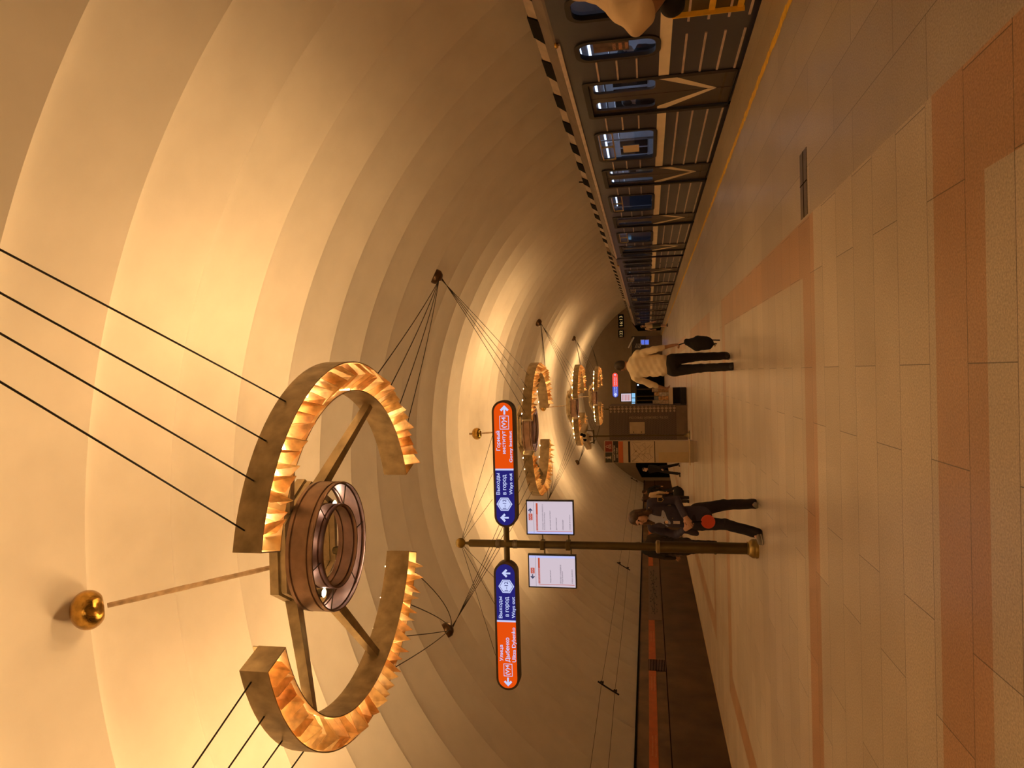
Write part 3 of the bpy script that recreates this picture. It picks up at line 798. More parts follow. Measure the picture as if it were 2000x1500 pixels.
c = Q(988.5, 1119.5); arrow('arrow', c[0], c[1], .060, 0, YB-.006, E_wh, f, O*0)
# stay wires from the finial to the boards
for x, y in ((962, 850), (962, 925), (962, 975), (967, 1130), (966, 1180), (968, 1280)):
    q = at(x, y, PY-.02)
    cable((0, 0, 3.985), q-O, 0.0, .003, 2).build('stay_wire', M_cable, post)
# hanging screens
def screen(v0, v1, yl, yr, lines, hdr, left):
    Ys = PY-.02
    def S(x, y): q = at(x, y, Ys); return q.x, q.z
    ym, vm = (yl+yr)/2, (v0+v1)/2
    x0, x1 = S(vm, yl)[0], S(vm, yr)[0]; z1, z0 = S(v0, ym)[1], S(v1, ym)[1]
    fr = fbox('info_screen', x0, x1, z0, z1, Ys+.05, M_frame2, post, O, .06)
    e = .016
    fbox('display', x0+e, x1-e, z0+e, z1-e, Ys-.011, E_scr, fr, O*0)
    W = x1-x0-2*e; H = z1-z0-2*e; a0 = x0+e; b1 = z1-e
    def X(t): return a0+W*t
    def Z(t): return b1-H*t
    yy = Ys-.0135
    if left: fbox('display_edge', X(.93), X(1), Z(1), Z(0), yy+.001, E_scrb, fr, O*0, .001)
    else: fbox('display_edge', X(0), X(.06), Z(1), Z(0), yy+.001, E_scrb, fr, O*0, .001)
    fbox('header_rule', X(.02), X(.98), Z(.145), Z(.14), yy, E_pt, fr, O*0, .001)
    if left:
        arrow('header_arrow', X(.32), Z(.07), .032, 90, yy, E_dk, fr, O*0); bx = (.42, .60)
    else:
        bx = (.42, .62); arrow('header_arrow', X(.72), Z(.07), .032, -90, yy, E_dk, fr, O*0)
    fbox('header_badge', X(bx[0]), X(bx[1]), Z(.115), Z(.03), yy, E_red, fr, O*0, .001)
    fit_text('badge_letter', '(V)4', E_scr, fr, O*0, X(bx[0]+.02), X(bx[1]-.02), Z(.10), Z(.05), yy-.003)
    fbox('current_station_bar', X(.10), X(.95 if not left else .93), Z(.235), Z(.195), yy, E_red, fr, O*0, .001)
    fit_text('station_name', 'НОВОЧЕРКАССКАЯ', E_scr, fr, O*0, X(.12), X(.60), Z(.23), Z(.203), yy-.003)
    fbox('line_rule', X(.065), X(.08), Z(.98), Z(.20), yy, E_red, fr, O*0, .001)
    for t, body, wd in lines:
        fit_text('station_name', body, E_pt, fr, O*0, X(.12), X(.12+wd), Z(t+.028), Z(t), yy-.001, .02)
    for x in (v0+.34*(v1-v0), v0+.89*(v1-v0)):
        ya = (yr if left else yl)
        q = at(x, ya, Ys); 
        MB().tube([(0, 0, q.z), (q.x-PX, Ys-PY, q.z)], .010, 8).build('screen_bracket', M_post, post)
    return fr
screen(1028, 1121, 1044.5, 977, [(.33, 'ПЛОЩАДЬ АЛЕКСАНДРА НЕВСКОГО 2', .80), (.37, 'Ploshchad Aleksandra Nevskogo 2', .55), (.49, 'ЛИГОВСКИЙ ПРОСПЕКТ', .60), (.63, 'ДОСТОЕВСКАЯ', .38), (.77, 'СПАССКАЯ', .32), (.92, 'ГОРНЫЙ ИНСТИТУТ', .48)], '', False)
screen(1032, 1126, 1148, 1083, [(.45, 'ЛАДОЖСКАЯ', .42), (.67, 'ПРОСПЕКТ БОЛЬШЕВИКОВ', .60), (.71, 'Prospekt Bolshevikov', .40), (.92, 'УЛИЦА ДЫБЕНКО', .46)], '', True)
for z in (at(1060, 1064, PY).z, at(1110, 1064, PY).z):
    MB().box((-.062, -.062, z-.03), (.062, .062, z+.03)).build('clamp', M_post, post, bevel=.006)

# ------------------------------------------------------------------ information stand
IY = 21.0
g = at(1362, 882, IY)
stand = empty('information_stand', (-2.335, IY+.1, 0), 'tall white help point column with SOS and i panels beside the kiosk', 'information stand')
O = Vector((-2.335, IY+.1, 0)); SX0, SX1 = -2.65, -2.02
M_white = pmat('off_white_panel', (.60, .50, .36), .45, var=.05, scale=3)
M_white2 = pmat('pale_panel', (.68, .57, .42), .5, var=.05, scale=3)
M_red = pmat('dark_red_panel', (.26, .03, .02), .45, var=.1)
M_green = pmat('dark_green_panel', (.035, .04, .025), .45, var=.1)
M_print = pmat('black_print', (.02, .015, .012), .5)
M_wprint = pmat('white_print', (.75, .65, .52), .5)
fbox('body', SX0, SX1, .10, 2.66, IY+.30, M_white, stand, O, .30)
fbox('foot', SX0+.02, SX1-.02, .0, .10, IY+.27, M_white2, stand, O, .24)
yy = IY-.001
def Zv(v): return at(v, 882, IY).z
zt = 2.63
r_ = fbox('sos_panel', -2.325, SX1+.012, Zv(1196), zt, yy, M_red, stand, O, .004)
fit_text('lettering', 'SOS', M_wprint, r_, O*0, -2.24, -2.10, Zv(1194.2), Zv(1190), yy-.006, .02)
mb = MB()
for k in range(12):
    t = PI*k/12; t2 = PI*(k+1)/12; rr = .034
    mb.add([(-2.17+rr*math.cos(t), yy-.006, 2.575+rr*math.sin(t)), (-2.17+rr*math.cos(t2), yy-.006, 2.575+rr*math.sin(t2)), (-2.17+(rr-.012)*math.cos(t2), yy-.006, 2.575+(rr-.012)*math.sin(t2)), (-2.17+(rr-.012)*math.cos(t), yy-.006, 2.575+(rr-.012)*math.sin(t))], [(0, 1, 2, 3)])
for a in ((-2.204, 2.54, -2.192, 2.58), (-2.148, 2.54, -2.136, 2.58), (-2.22, 2.53, -2.12, 2.54)): mb.box((a[0], yy-.007, a[1]), (a[2], yy-.006, a[3]))
mb.build('bell_symbol', M_wprint, r_)
r_ = fbox('info_panel', SX0+.012, -2.340, Zv(1196), zt, yy, M_green, stand, O, .004)
mb = MB()
for a in ((-2.52, Zv(1193), -2.465, Zv(1185.5)), (-2.545, Zv(1193.5), -2.44, Zv(1192.3)), (-2.54, Zv(1187), -2.47, Zv(1185.8)), (-2.515, Zv(1184.6), -2.47, Zv(1182.6))): mb.box((a[0], yy-.007, a[1]), (a[2], yy-.005, a[3]))
mb.build('info_letter', M_wprint, r_)
r_ = fbox('help_point_panel', SX0+.012, SX1+.012, Zv(1207.5), Zv(1197.5), yy, M_print, stand, O, .004)
fit_text('lettering', 'ПУНКТ СВЯЗИ', M_wprint, r_, O*0, -2.58, -2.14, Zv(1201.5), Zv(1198.5), yy-.006, .03)
fit_text('lettering', 'HELP POINT', M_wprint, r_, O*0, -2.50, -2.20, Zv(1206.5), Zv(1203.5), yy-.006, .03)
fbox('orange_band', SX0+.003, SX1, Zv(1217), Zv(1208), yy, M_orange, stand, O, .004)
fbox('black_band', SX0+.012, SX1+.0, Zv(1231), Zv(1227), yy, M_print, stand, O, .004)
r_ = fbox('metro_map', SX0+.012, SX1-.012, Zv(1278), Zv(1232), yy, M_white2, stand, O, .004)
mb = MB(); rn = random.Random(5)
z0, z1 = Zv(1276), Zv(1234); x0, x1 = SX0+.04, SX1-.04
for i in range(16):
    x, z = rn.uniform(x0, x1), rn.uniform(z0, z1)
    for k in range(3):
        l = rn.uniform(.08, .28)*rn.choice((-1, 1))
        d = rn.choice(((1, 0), (0, 1), (.7, .7), (.7, -.7)))
        x2 = min(x1, max(x0, x+l*d[0])); z2 = min(z1, max(z0, z+l*d[1]))
        if abs(x2-x)+abs(z2-z) > .02: mb.tube([(x, yy-.006, z), (x2, yy-.006, z2)], .0035, 4)
        x, z = x2, z2
mb.box((-2.33, yy-.008, Zv(1243)), (-2.29, yy-.005, Zv(1241)))
mb.build('map_lines', pmat('map_ink', (.16, .10, .06), .5), r_)
fbox('map_rule', SX0+.012, SX1-.0, Zv(1279.5), Zv(1278), yy, M_print, stand, O, .005)
fbox('yellow_leaflet', SX0+.012, -2.345, Zv(1345), Zv(1286), yy, pmat('cream_leaflet', (.60, .46, .26), .5, var=.05), stand, O, .004)
MB().tube([(SX0-.06-O.x, -.20, .22), (SX1+.06-O.x, -.20, .22)], .018, 8).build('lean_rail', pmat('pale_rail', (.72, .58, .36), .35, .3), stand)
for x in (SX0+.02, SX1-.02): MB().box((x-.012-O.x, -.20, .20), (x+.012-O.x, -.09, .235)).build('rail_bracket', M_brass, stand)

# ------------------------------------------------------------------ news kiosk
KY = 26.0
KX0, KX1 = -2.70, -1.22
mt, nt, p = _mat('kiosk_dotted_panel'); p.inputs['Roughness'].default_value = .5
tc = N(nt, 'ShaderNodeTexCoord'); br = N(nt, 'ShaderNodeTexBrick', offset=.5)
br.inputs['Scale'].default_value = 1; br.inputs['Brick Width'].default_value = .075; br.inputs['Row Height'].default_value = .055; br.inputs['Mortar Size'].default_value = .012
br.inputs['Color1'].default_value = (.085, .06, .05, 1); br.inputs['Color2'].default_value = (.075, .052, .045, 1); br.inputs['Mortar'].default_value = (.14, .10, .08, 1)
mp = N(nt, 'ShaderNodeMapping'); mp.inputs['Rotation'].default_value = (PI/2, 0, 0)
nt.links.new(tc.outputs['Object'], mp.inputs[0]); nt.links.new(mp.outputs[0], br.inputs['Vector']); nt.links.new(br.outputs['Color'], p.inputs['Base Color'])
M_kiosk = mt
M_kpat = pmat('kiosk_ornament', (.42, .32, .24), .5, var=.1)
M_kbase = pmat('kiosk_plinth', (.20, .14, .10), .5, var=.1)
kiosk = empty('news_kiosk', ((KX0+KX1)/2, KY+.9, 0), 'brown patterned news kiosk with upright lettering and a white notice box', 'kiosk')
O = Vector(kiosk.location)
KT = at(1189, 800, KY).z; KB = at(1321, 800, KY).z
fbox('body', KX0, KX1, KB, KT, KY+1.8, M_kiosk, kiosk, O, 1.8)
fbox('plinth', KX0+.01, KX1-.01, .0, KB, KY+1.78, M_kbase, kiosk, O, 1.76)
mb = MB(); nd = 17; dz = (KT-KB)/nd
for i in range(nd):
    cz = KB+dz*(i+.5)
    for cx, hw, hh in ((KX1-.10, .055, dz*.48), (KX1-.20, .05, dz*.30)):
        mb.add([(cx-hw, KY-.003, cz), (cx, KY-.003, cz-hh), (cx+hw, KY-.003, cz), (cx, KY-.003, cz+hh)], [(0, 1, 2, 3)])
    cx = KX1-.035
    mb.add([(cx, KY-.003, cz), (cx+.03, KY-.003, cz-dz*.4), (cx+.03, KY-.003, cz+dz*.4)], [(0, 1, 2)])
ob = mb.build('ornament_border', M_kpat, kiosk); ob.location = -O
v0, v1 = at(1305, 816, KY), at(1229, 816, KY)
tx = text('lettering', 'СЕТЬ СВЕЖЕЙ ПРЕССЫ', .16, M_kpat, kiosk, (0, 0, 0), depth=.001, bold=.01)
vv = [u.co for u in tx.data.vertices]; a1 = max(u.x for u in vv); 
s_ = (v1.z-v0.z)/a1
tx.rotation_euler = (0, -PI/2, 0); tx.rotation_euler = Matrix(((0, -1, 0), (0, 0, -1), (1, 0, 0))).to_euler(); tx.scale = (s_, s_*.95, 1)
tx.location = Vector((v0.x+.06, KY-.003, v0.z))-O
q0, q1 = at(1230, 847, KY), at(1259, 824, KY)
nb = fbox('notice_box', q0.x, q1.x, q1.z, q0.z, KY-.001, pmat('pale_notice_box', (.46, .36, .24), .5, var=.08), kiosk, O, .05)
mb = MB()
for t in (.25, .78): mb.lathe([(.001, 0), (.022, 0), (.022, .01), (.001, .01)], 10, Matrix.Translation((q0.x+.06, KY-.053, q0.z+(q1.z-q0.z)*t)) @ Matrix.Rotation(PI/2, 4, 'X'))
mb.build('box_screws', M_print, nb)
# magazine rack on the train side of the kiosk
RX0, RX1 = KX1+.02, KX1+.62
rack = empty('magazine_rack', ((RX0+RX1)/2, KY+.5, 0), 'low rack of colourful magazines along the train side of the kiosk', 'magazine rack')
O = Vector(rack.location)
fbox('rack_back', RX0, RX1, .0, 1.15, KY+.8, M_print, rack, O, .08)
fbox('rack_shelf', RX0, RX1, .48, .62, KY+.72, M_white2, rack, O, .50)
fbox('rack_foot', RX0, RX1, .0, .20, KY+.72, M_print, rack, O, .44)
rn = random.Random(3)
cols = [(.55, .42, .30), (.62, .34, .16), (.5, .45, .36), (.40, .24, .14), (.58, .50, .38), (.28, .30, .30), (.64, .40, .22), (.46, .36, .26)]
for j in range(2):
    for i in range(4):
        x = RX0+.02+i*.145; z = .63+j*.44
        o = MB().box((x, KY+.30+.28*j, z), (x+.13, KY+.31+.28*j, z+rn.uniform(.30, .40)))
        o = o.build('magazine', pmat('cover_%d%d' % (j, i), cols[(i+4*j) % 8], .5, var=.45, scale=14))
        lb = ['beige', 'orange', 'pale grey', 'brown'][i]
        tag(o, '%s magazine standing in the %s row of the rack by the kiosk' % (lb, ('front', 'back')[j]), 'magazine', 'magazines in the kiosk rack')
        if j == 1: o.location.z = -.24
# camera pole between stand and kiosk
CPY = 24.6
q = at(1346, 850, CPY); cx = at(1250, 851, CPY).x
cp = empty('camera_pole', (cx, CPY, 0), 'thin dark pole between stand and kiosk carrying three surveillance cameras', 'camera pole')
ztop = at(1160, 852, CPY).z
MB().tube([(0, 0, 0.03), (0, 0, ztop)], .028, 12).build('pole', M_post, cp, smooth=True)
MB().lathe([(.001, 0), (.16, 0), (.16, .02), (.09, .06), (.05, .16), (.03, .2), (.001, .2)], 20).build('base', M_post, cp, smooth=True)
MB().box((-.26, -.035, ztop-.02), (.22, .035, ztop+.03)).build('cross_bar', M_brassd, cp)
M_camc = pmat('beige_camera_housing', (.68, .56, .38), .45, var=.08)
for dx, dz, rz, ln in ((.22, .34, -40, .40), (-.02, .26, 15, .46), (-.26, .24, 42, .40)):
    M = Matrix.Translation((dx, 0, ztop+dz)) @ Matrix.Rotation(math.radians(rz), 4, 'Z') @ Matrix.Rotation(math.radians(-14), 4, 'X')
    mb = MB(); mb.box((-.10, -.22, -.09), (.10, ln-.18, .09), 0, M)
    h = mb.build('camera_housing', M_camc, cp, bevel=.015)
    MB().lathe([(.001, -.02), (.055, -.02), (.055, .03), (.001, .03)], 16, M @ Matrix.Translation((0, -.235, 0)) @ Matrix.Rotation(PI/2, 4, 'X')).build('lens', M_black, h)
    MB().tube([M @ Vector((0, 0, -.06)), (dx*.8, 0, ztop+.02)], .016, 8).build('camera_bracket', M_brassd, cp)

# ------------------------------------------------------------------ left track wall fittings
def on_wall(x, y): 
    d = CM @ np.array([1500-y-750, x-1000, FPX]); t = (XL+.0)/d[0]; return d[1]*t, EYE+d[2]*t
WX = XL+.005
def wall_box(name, y0, y1, z0, z1, mat, label=None, cat=None, th=.02, parent=None, group=None):
    o = MB().box((WX, y0, z0), (WX+th, y1, z1)).build(name, mat, parent)
    if label: tag(o, label, cat, group)
    return o
SZ0, SZ1 = 1.30, 1.565
ga, gb = on_wall(1300, 1312)[0], on_wall(1300, 1290)[0]
pa, pb = on_wall(1280, 1212)[0], on_wall(1280, 1107)[0]
strips = [(3, ga-.02, 'orange station name strip on the track wall, this side of the vent grille'), (gb+.02, pa-.02, 'orange station name strip between the vent grille and the line diagram'), (pb+.05, 56, 'orange station name strip on the track wall beyond the line diagram')]
M_stext = pmat('pale_orange_lettering', (.72, .32, .14), .5)
for a, b, lab in strips:
    e = empty('station_name_strip', (WX, (a+b)/2, SZ0), lab, 'station name strip')
    fl = MB().box((0, a-(a+b)/2, 0), (.02, b-(a+b)/2, SZ1-SZ0)).build('strip', M_orange, e)
    names = [y for y in (on_wall(1276, 1458)[0], on_wall(1276, 1336)[0], on_wall(1276, 1244)[0], 45.0, 52.0) if a+.5 < y < b-1]
    for yc in names:
        for body, z0, z1, w_ in (('Новочеркасская', .145, .215, 1.15), ('Novocherkasskaya', .045, .11, 1.25)):
            t = text('lettering', body, 1, M_stext, e, (0, 0, 0), depth=0, bold=.01)
            vv = [u.co for u in t.data.vertices]; a1 = max(u.x for u in vv); b0 = min(u.y for u in vv); b1 = max(u.y for u in vv)
            t.rotation_euler = (PI/2, 0, PI/2); t.scale = (w_/a1, (z1-z0)/(b1-b0), 1); t.location = (.0225, yc-(a+b)/2-w_/2, z0)
gr = empty('vent_grille', (WX, (ga+gb)/2, .93), 'square slatted vent grille set in the track wall', 'vent grille')
fr = MB(); d = (gb-ga)/2
fr.box((0, -d, 0), (.015, d, SZ1-.93)); fr.build('backing', M_black, gr)
mb = MB(); n = 11
for i in range(n):
    z = (SZ1-.93)*(i+.5)/n; mb.box((.015, -d, z-.012), (.035, d, z+.012))
mb.build('slats', pmat('grille_steel', (.26, .17, .10), .4, .5), gr)
dg_ = empty('line_diagram', (WX, (pa+pb)/2, .98), 'grey line diagram panel with black dots and names on the track wall', 'line diagram')
MB().box((0, pa-(pa+pb)/2, 0), (.02, pb-(pa+pb)/2, SZ1-.98)).build('panel', pmat('diagram_panel', (.20, .135, .085), .45, var=.1), dg_)
mb = MB(); rn = random.Random(9); L = pb-pa
for i in range(30):
    y = -L/2+.9+i*(L-1.8)/29
    for k in range(3):
        z = rn.uniform(.14, .46); h = rn.uniform(.03, .055); mb.box((.02, y-h*1.5+rn.uniform(-.05, .05), z), (.023, y+h*1.5, z+h))
mb.box((.02, -L/2+.7, .30), (.0225, L/2-.7, .315))
mb.build('diagram_marks', M_print, dg_)
for i, (x, y) in enumerate(((1185, 1345), (1213, 1107), (1235, 938))):
    yb = (24.0, 39.3, 71)[i]
    e = empty('cable_bracket', (0, yb, 0), ('wire bracket on the vault above the orange strip, nearest of the three', 'wire bracket on the vault just left of the sign post, middle of the three', 'small far wire bracket on the vault above the walking people')[i], 'wire bracket')
    def vp(z): return XC-math.sqrt(RV*RV-(z-ZC)**2)
    pts = [Vector((vp(z)+.10, 0, z)) for z in (2.55, 2.75, 3.0, 3.25)]
    MB().tube(pts, .028, 6).build('bracket_bar', M_cable, e)
    for z in (2.68, 3.12):
        c = Vector((vp(z)+.16, 0, z)); M = Matrix.Translation(c)
        MB().lathe([(.001, -.07), (.05, -.06), (.05, -.03), (.03, -.02), (.05, 0), (.05, .03), (.03, .05), (.001, .06)], 10, M).build('insulator', M_cable, e, smooth=True)
for k, z in enumerate((2.68, 3.12)):
    X = XC-math.sqrt(RV*RV-(z-ZC)**2)+.19
    ys_ = [-8, 8.7, 24, 39.3, 55, 71]; pts = []
    for a, b in zip(ys_[:-1], ys_[1:]):
        for i in range(8):
            t = i/8; pts.append((X, a+(b-a)*t, z-.04*4*t*(1-t)))
    pts.append((X, ys_[-1], z))
    o = MB().tube(pts, .007, 5).build('contact_wire', M_cable)
    tag(o, ('lower' if k == 0 else 'upper')+' thin wire strung along the vault above the empty track', 'wire')
for i, yb in enumerate((24.0, 39.3, 55.5)):
    z = (3.35, 3.22, 3.3)[i]; X = XC+math.sqrt(RV*RV-(z-ZC)**2)
    o = MB().tube([(X-.08, yb, z+.12), (X-.12, yb, z-.18)], .025, 6).box((X-.14, yb-.03, z-.1), (X-.06, yb+.03, z-.02)).build('wire_hook', M_cable)
    tag(o, ('small dark hook on the vault above the nearest metro car', 'small dark hook on the vault above the gap after the nearest car', 'tiny dark hook on the vault above the far cars')[i], 'hook')

# ------------------------------------------------------------------ far end of the platform
WY = YE-.02
clock = empty('station_clock', (at(1213, 636, WY).x, WY, at(1213, 636, WY).z), 'two-part digital clock with glowing digits on the end wall above the portal', 'clock')
O = Vector(clock.location)
E_dig = emat('clock_digits', (.80, .50, .18), .5)
for y0, y1, body in ((640, 614, '16:13'), (659, 644, '122')):
    a, b = at(1208, y0, WY), at(1218, y1, WY)
    c = fbox('display_case', a.x, b.x, b.z, a.z, WY+.0, M_black, clock, O, .10)
    w_ = b.x-a.x; h = a.z-b.z
    fit_text('digits', body, E_dig, c, O*0, a.x+.12*w_, b.x-.12*w_, b.z+.22*h, a.z-.22*h, WY-.102, .01)
# second sign post far away
SPY = 52.0
fx_, fz_ = at(1205, 795, SPY).x, 0
sp2 = empty('direction_sign_post', (at(1330, 797, SPY).x, SPY, 0), 'distant sign post with one red and blue lit board beyond the kiosk', 'sign post')
O = Vector(sp2.location); ZT = at(1183, 795, SPY).z
MB().tube([(0, 0, 0), (0, 0, ZT)], .055, 12).build('column', M_post, sp2, smooth=True)
MB().lathe([(.001, ZT+.02), (.07, ZT+.08), (.001, ZT+.15)], 12).build('finial_ball', M_post, sp2, smooth=True)
a, b = at(1197, 776, SPY), at(1206.5, 728, SPY); mid = at(1200, 755, SPY).x
def capsule(x0, x1, z0, z1):
    r = (z1-z0)/2; cz = (z0+z1)/2
    return [(x1-r+r*math.cos(t), cz+r*math.sin(t)) for t in [-PI/2+PI*i/10 for i in range(11)]]+[(x0+r+r*math.cos(t), cz+r*math.sin(t)) for t in [PI/2+PI*i/10 for i in range(11)]]
f = poly('exit_board', capsule(a.x-.04, b.x+.04, b.z-.04, a.z+.04), SPY+.06, M_frame, sp2, O, .12)
E_rd2 = emat('lit_red_orange', (.95, .10, .06), 1.0); E_bl2 = emat('lit_mid_blue', (.10, .12, .55), 1)
cp_ = capsule(a.x, b.x, b.z, a.z)
poly('orange_panel', [(mid, b.z)]+[p_ for p_ in cp_ if p_[0] > mid]+[(mid, a.z)], SPY-.07, E_rd2, f, O*0, .004)
poly('blue_panel', [(mid, a.z)]+[p_ for p_ in cp_ if p_[0] < mid]+[(mid, b.z)], SPY-.07, E_bl2, f, O*0, .004)
h = a.z-b.z; w_ = mid-a.x
fit_text('lettering', 'Выходы', E_wh, f, O*0, a.x+.42*w_, mid-.05*w_, b.z+.52*h, b.z+.74*h, SPY-.08, .02)
fit_text('lettering', 'Ways out', E_wh, f, O*0, a.x+.42*w_, mid-.05*w_, b.z+.20*h, b.z+.42*h, SPY-.08, .02)
W2 = b.x-mid
fit_text('lettering', 'Горный институт', E_wh, f, O*0, mid+.08*W2, mid+.68*W2, b.z+.52*h, b.z+.76*h, SPY-.08, .01)
fit_text('lettering', 'Gorny Institut', E_wh, f, O*0, mid+.10*W2, mid+.66*W2, b.z+.20*h, b.z+.42*h, SPY-.08, .01)
for cx, s in ((a.x+.26*w_, .30*h),):
    poly('exit_badge', [(cx+s*math.cos(t), (a.z+b.z)/2+s*math.sin(t)) for t in [PI/6+PI/3*i for i in range(6)]], SPY-.078, E_wh, f, O*0)
arrow('arrow', a.x+.10*w_, (a.z+b.z)/2, .16*h, 0, SPY-.078, E_wh, f, O*0)
arrow('arrow', b.x-.16*W2, (a.z+b.z)/2, .20*h, -90, SPY-.078, E_wh, f, O*0)
a, b = at(1213.5, 784, SPY), at(1232.5, 768.5, SPY)
f = fbox('info_screen', a.x-.05, b.x+.05, b.z-.05, a.z+.05, SPY+.04, M_frame2, sp2, O, .08)
fbox('display', a.x, b.x, b.z, a.z, SPY-.043, E_scr, f, O*0, .003)
mb = MB()
for i in range(6):
    z = a.z-(a.z-b.z)*(i+.7)/6.6; mb.box((a.x+.06, SPY-.05, z-.025), (b.x-.08, SPY-.047, z+.01))
mb.build('display_lines', E_red, f)
# light box and counter behind the kiosk
LBY = 60.0
lb = empty('light_box', (at(1252, 779, LBY).x, LBY, 0), 'pale blue lit triple panel cabinet glowing behind the magazine rack', 'light box')
O = Vector(lb.location); E_cy = emat('lit_pale_blue', (.30, .62, .95), .95)
for y0, y1 in ((776.5, 768), (785, 777.8), (790.5, 786.3)):
    a, b = at(1234, y0, LBY), at(1240.5, y1, LBY)
    fbox('lit_panel', a.x, b.x, b.z, a.z, LBY-.02, E_cy, lb, O, .02)
a, b = at(1232.5, 793, LBY), at(1242, 722, LBY)
fbox('canopy', a.x, b.x, b.z, a.z, LBY+.5, M_brassd, lb, O, .5)
fbox('cabinet', a.x, b.x, 0, b.z, LBY+2.5, M_black, lb, O, 2.0)
for y in (782, 774, 760): fbox('canopy_post', at(1260, y, LBY).x-.04, at(1260, y, LBY).x+.04, 0, b.z, LBY+.06, M_brassd, lb, O, .06)
for y, v in ((744, 1245), (747, 1250), (752, 1246)):
    q = at(v, y, LBY); mb = MB(); mb.lathe([(.001, -.07), (.05, -.05), (.07, 0), (.05, .05), (.001, .07)], 12, Matrix.Translation(q-O+Vector((0, .35, 0)))); mb.build('lamp', emat('cool_lamp', (.6, .75, 1), 2), lb, smooth=True)
# dark equipment booth next to the portal
BY = 66.0
bt = empty('attendant_booth', (at(1290, 676, BY).x, BY, 0), 'dark glazed attendant booth with blue monitors beside the train portal', 'booth')
O = Vector(bt.location)
a, b = at(1240, 700, BY), at(1292, 655, BY)
fbox('booth_body', a.x, b.x, 0, at(1262, 680, BY).z, BY+2, pmat('booth_brown', (.10, .065, .04), .45), bt, O, 2.0)
fbox('booth_glazing', a.x, b.x, at(1262, 680, BY).z, at(1234, 680, BY).z, BY+1.9, M_frame2, bt, O, 1.85)
for y0, y1 in ((672, 667), (672, 667)):
    pass
E_mon = emat('lit_monitor', (.10, .16, .70), 1.0)
for v0, v1 in ((1252, 1258.5), (1260, 1267)):
    p0, p1 = at(v0, 673, BY), at(v1, 664, BY)
    fr_ = fbox('monitor', p0.x-.05, p1.x+.05, p1.z-.05, p0.z+.05, BY-.01, M_steel, bt, O, .05)
    fbox('monitor_screen', p0.x, p1.x, p1.z, p0.z, BY-.062, E_mon, fr_, O*0, .004)
p0, p1 = at(1228, 680, BY), at(1238, 659, BY)
MB().tube([Vector((p0.x, BY-.1, p0.z))-O, Vector((p1.x, BY-.1, p1.z))-O], .09, 8).build('sloping_rail', M_steel, bt)
for i in range(4):
    y = 675-i*1.2; p0, p1 = at(1240+i*3, 680, BY), at(1244+i*3, 671, BY)
    MB().tube([Vector((p0.x, BY-.05, p0.z))-O, Vector((p1.x, BY-.05, p1.z))-O], .035, 6).build('glazing_bar', M_steel, bt)
# hatch in the floor
q0, q1 = at(1590, 445, 6.2), at(1570, 360, 6.6)
hx = empty('floor_hatch', (1.55, 6.47, 0), 'dark rectangular metal hatch plate set flush in the stone floor', 'floor hatch')
MB().box((-.26, -.13, 0), (.30, .13, .004)).build('plate', pmat('hatch_steel', (.13, .10, .08), .35, .5, var=.3, scale=8), hx)
mb = MB(); mb.box((-.26, -.008, .004), (.30, .008, .0055)); mb.box((0.02, -.13, .004), (.03, .13, .0055)); mb.build('plate_seam', M_black, hx)
# yellow steel frame by the train at the picture's edge
M_yf = pmat('yellow_frame_paint', (.88, .52, .04), .4, var=.15, scale=6)
yb0, yb1 = 7.70, 8.64           # guard mounted on the end of the nearest car
gb_ = MB().box((-.012, yb0-7.6, .15), (-.004, yb1-7.6, .96)).build('gap_guard', pmat('olive_panel', (.09, .06, .015), .5), car)
gb_['label'] = 'yellow framed guard on the end of the car'
for y in (yb0-7.6, yb1-7.6):
    mb = MB(); mb.box((-.075, y-.006, .15), (-.004, y+.006, .97)); mb.build('upright', M_yf, gb_)
for z in (.20, .52, .93):
    MB().box((-.030, yb0-7.6, z-.035), (-.012, yb1-7.6, z+.035)).build('cross_rail', M_yf, gb_)
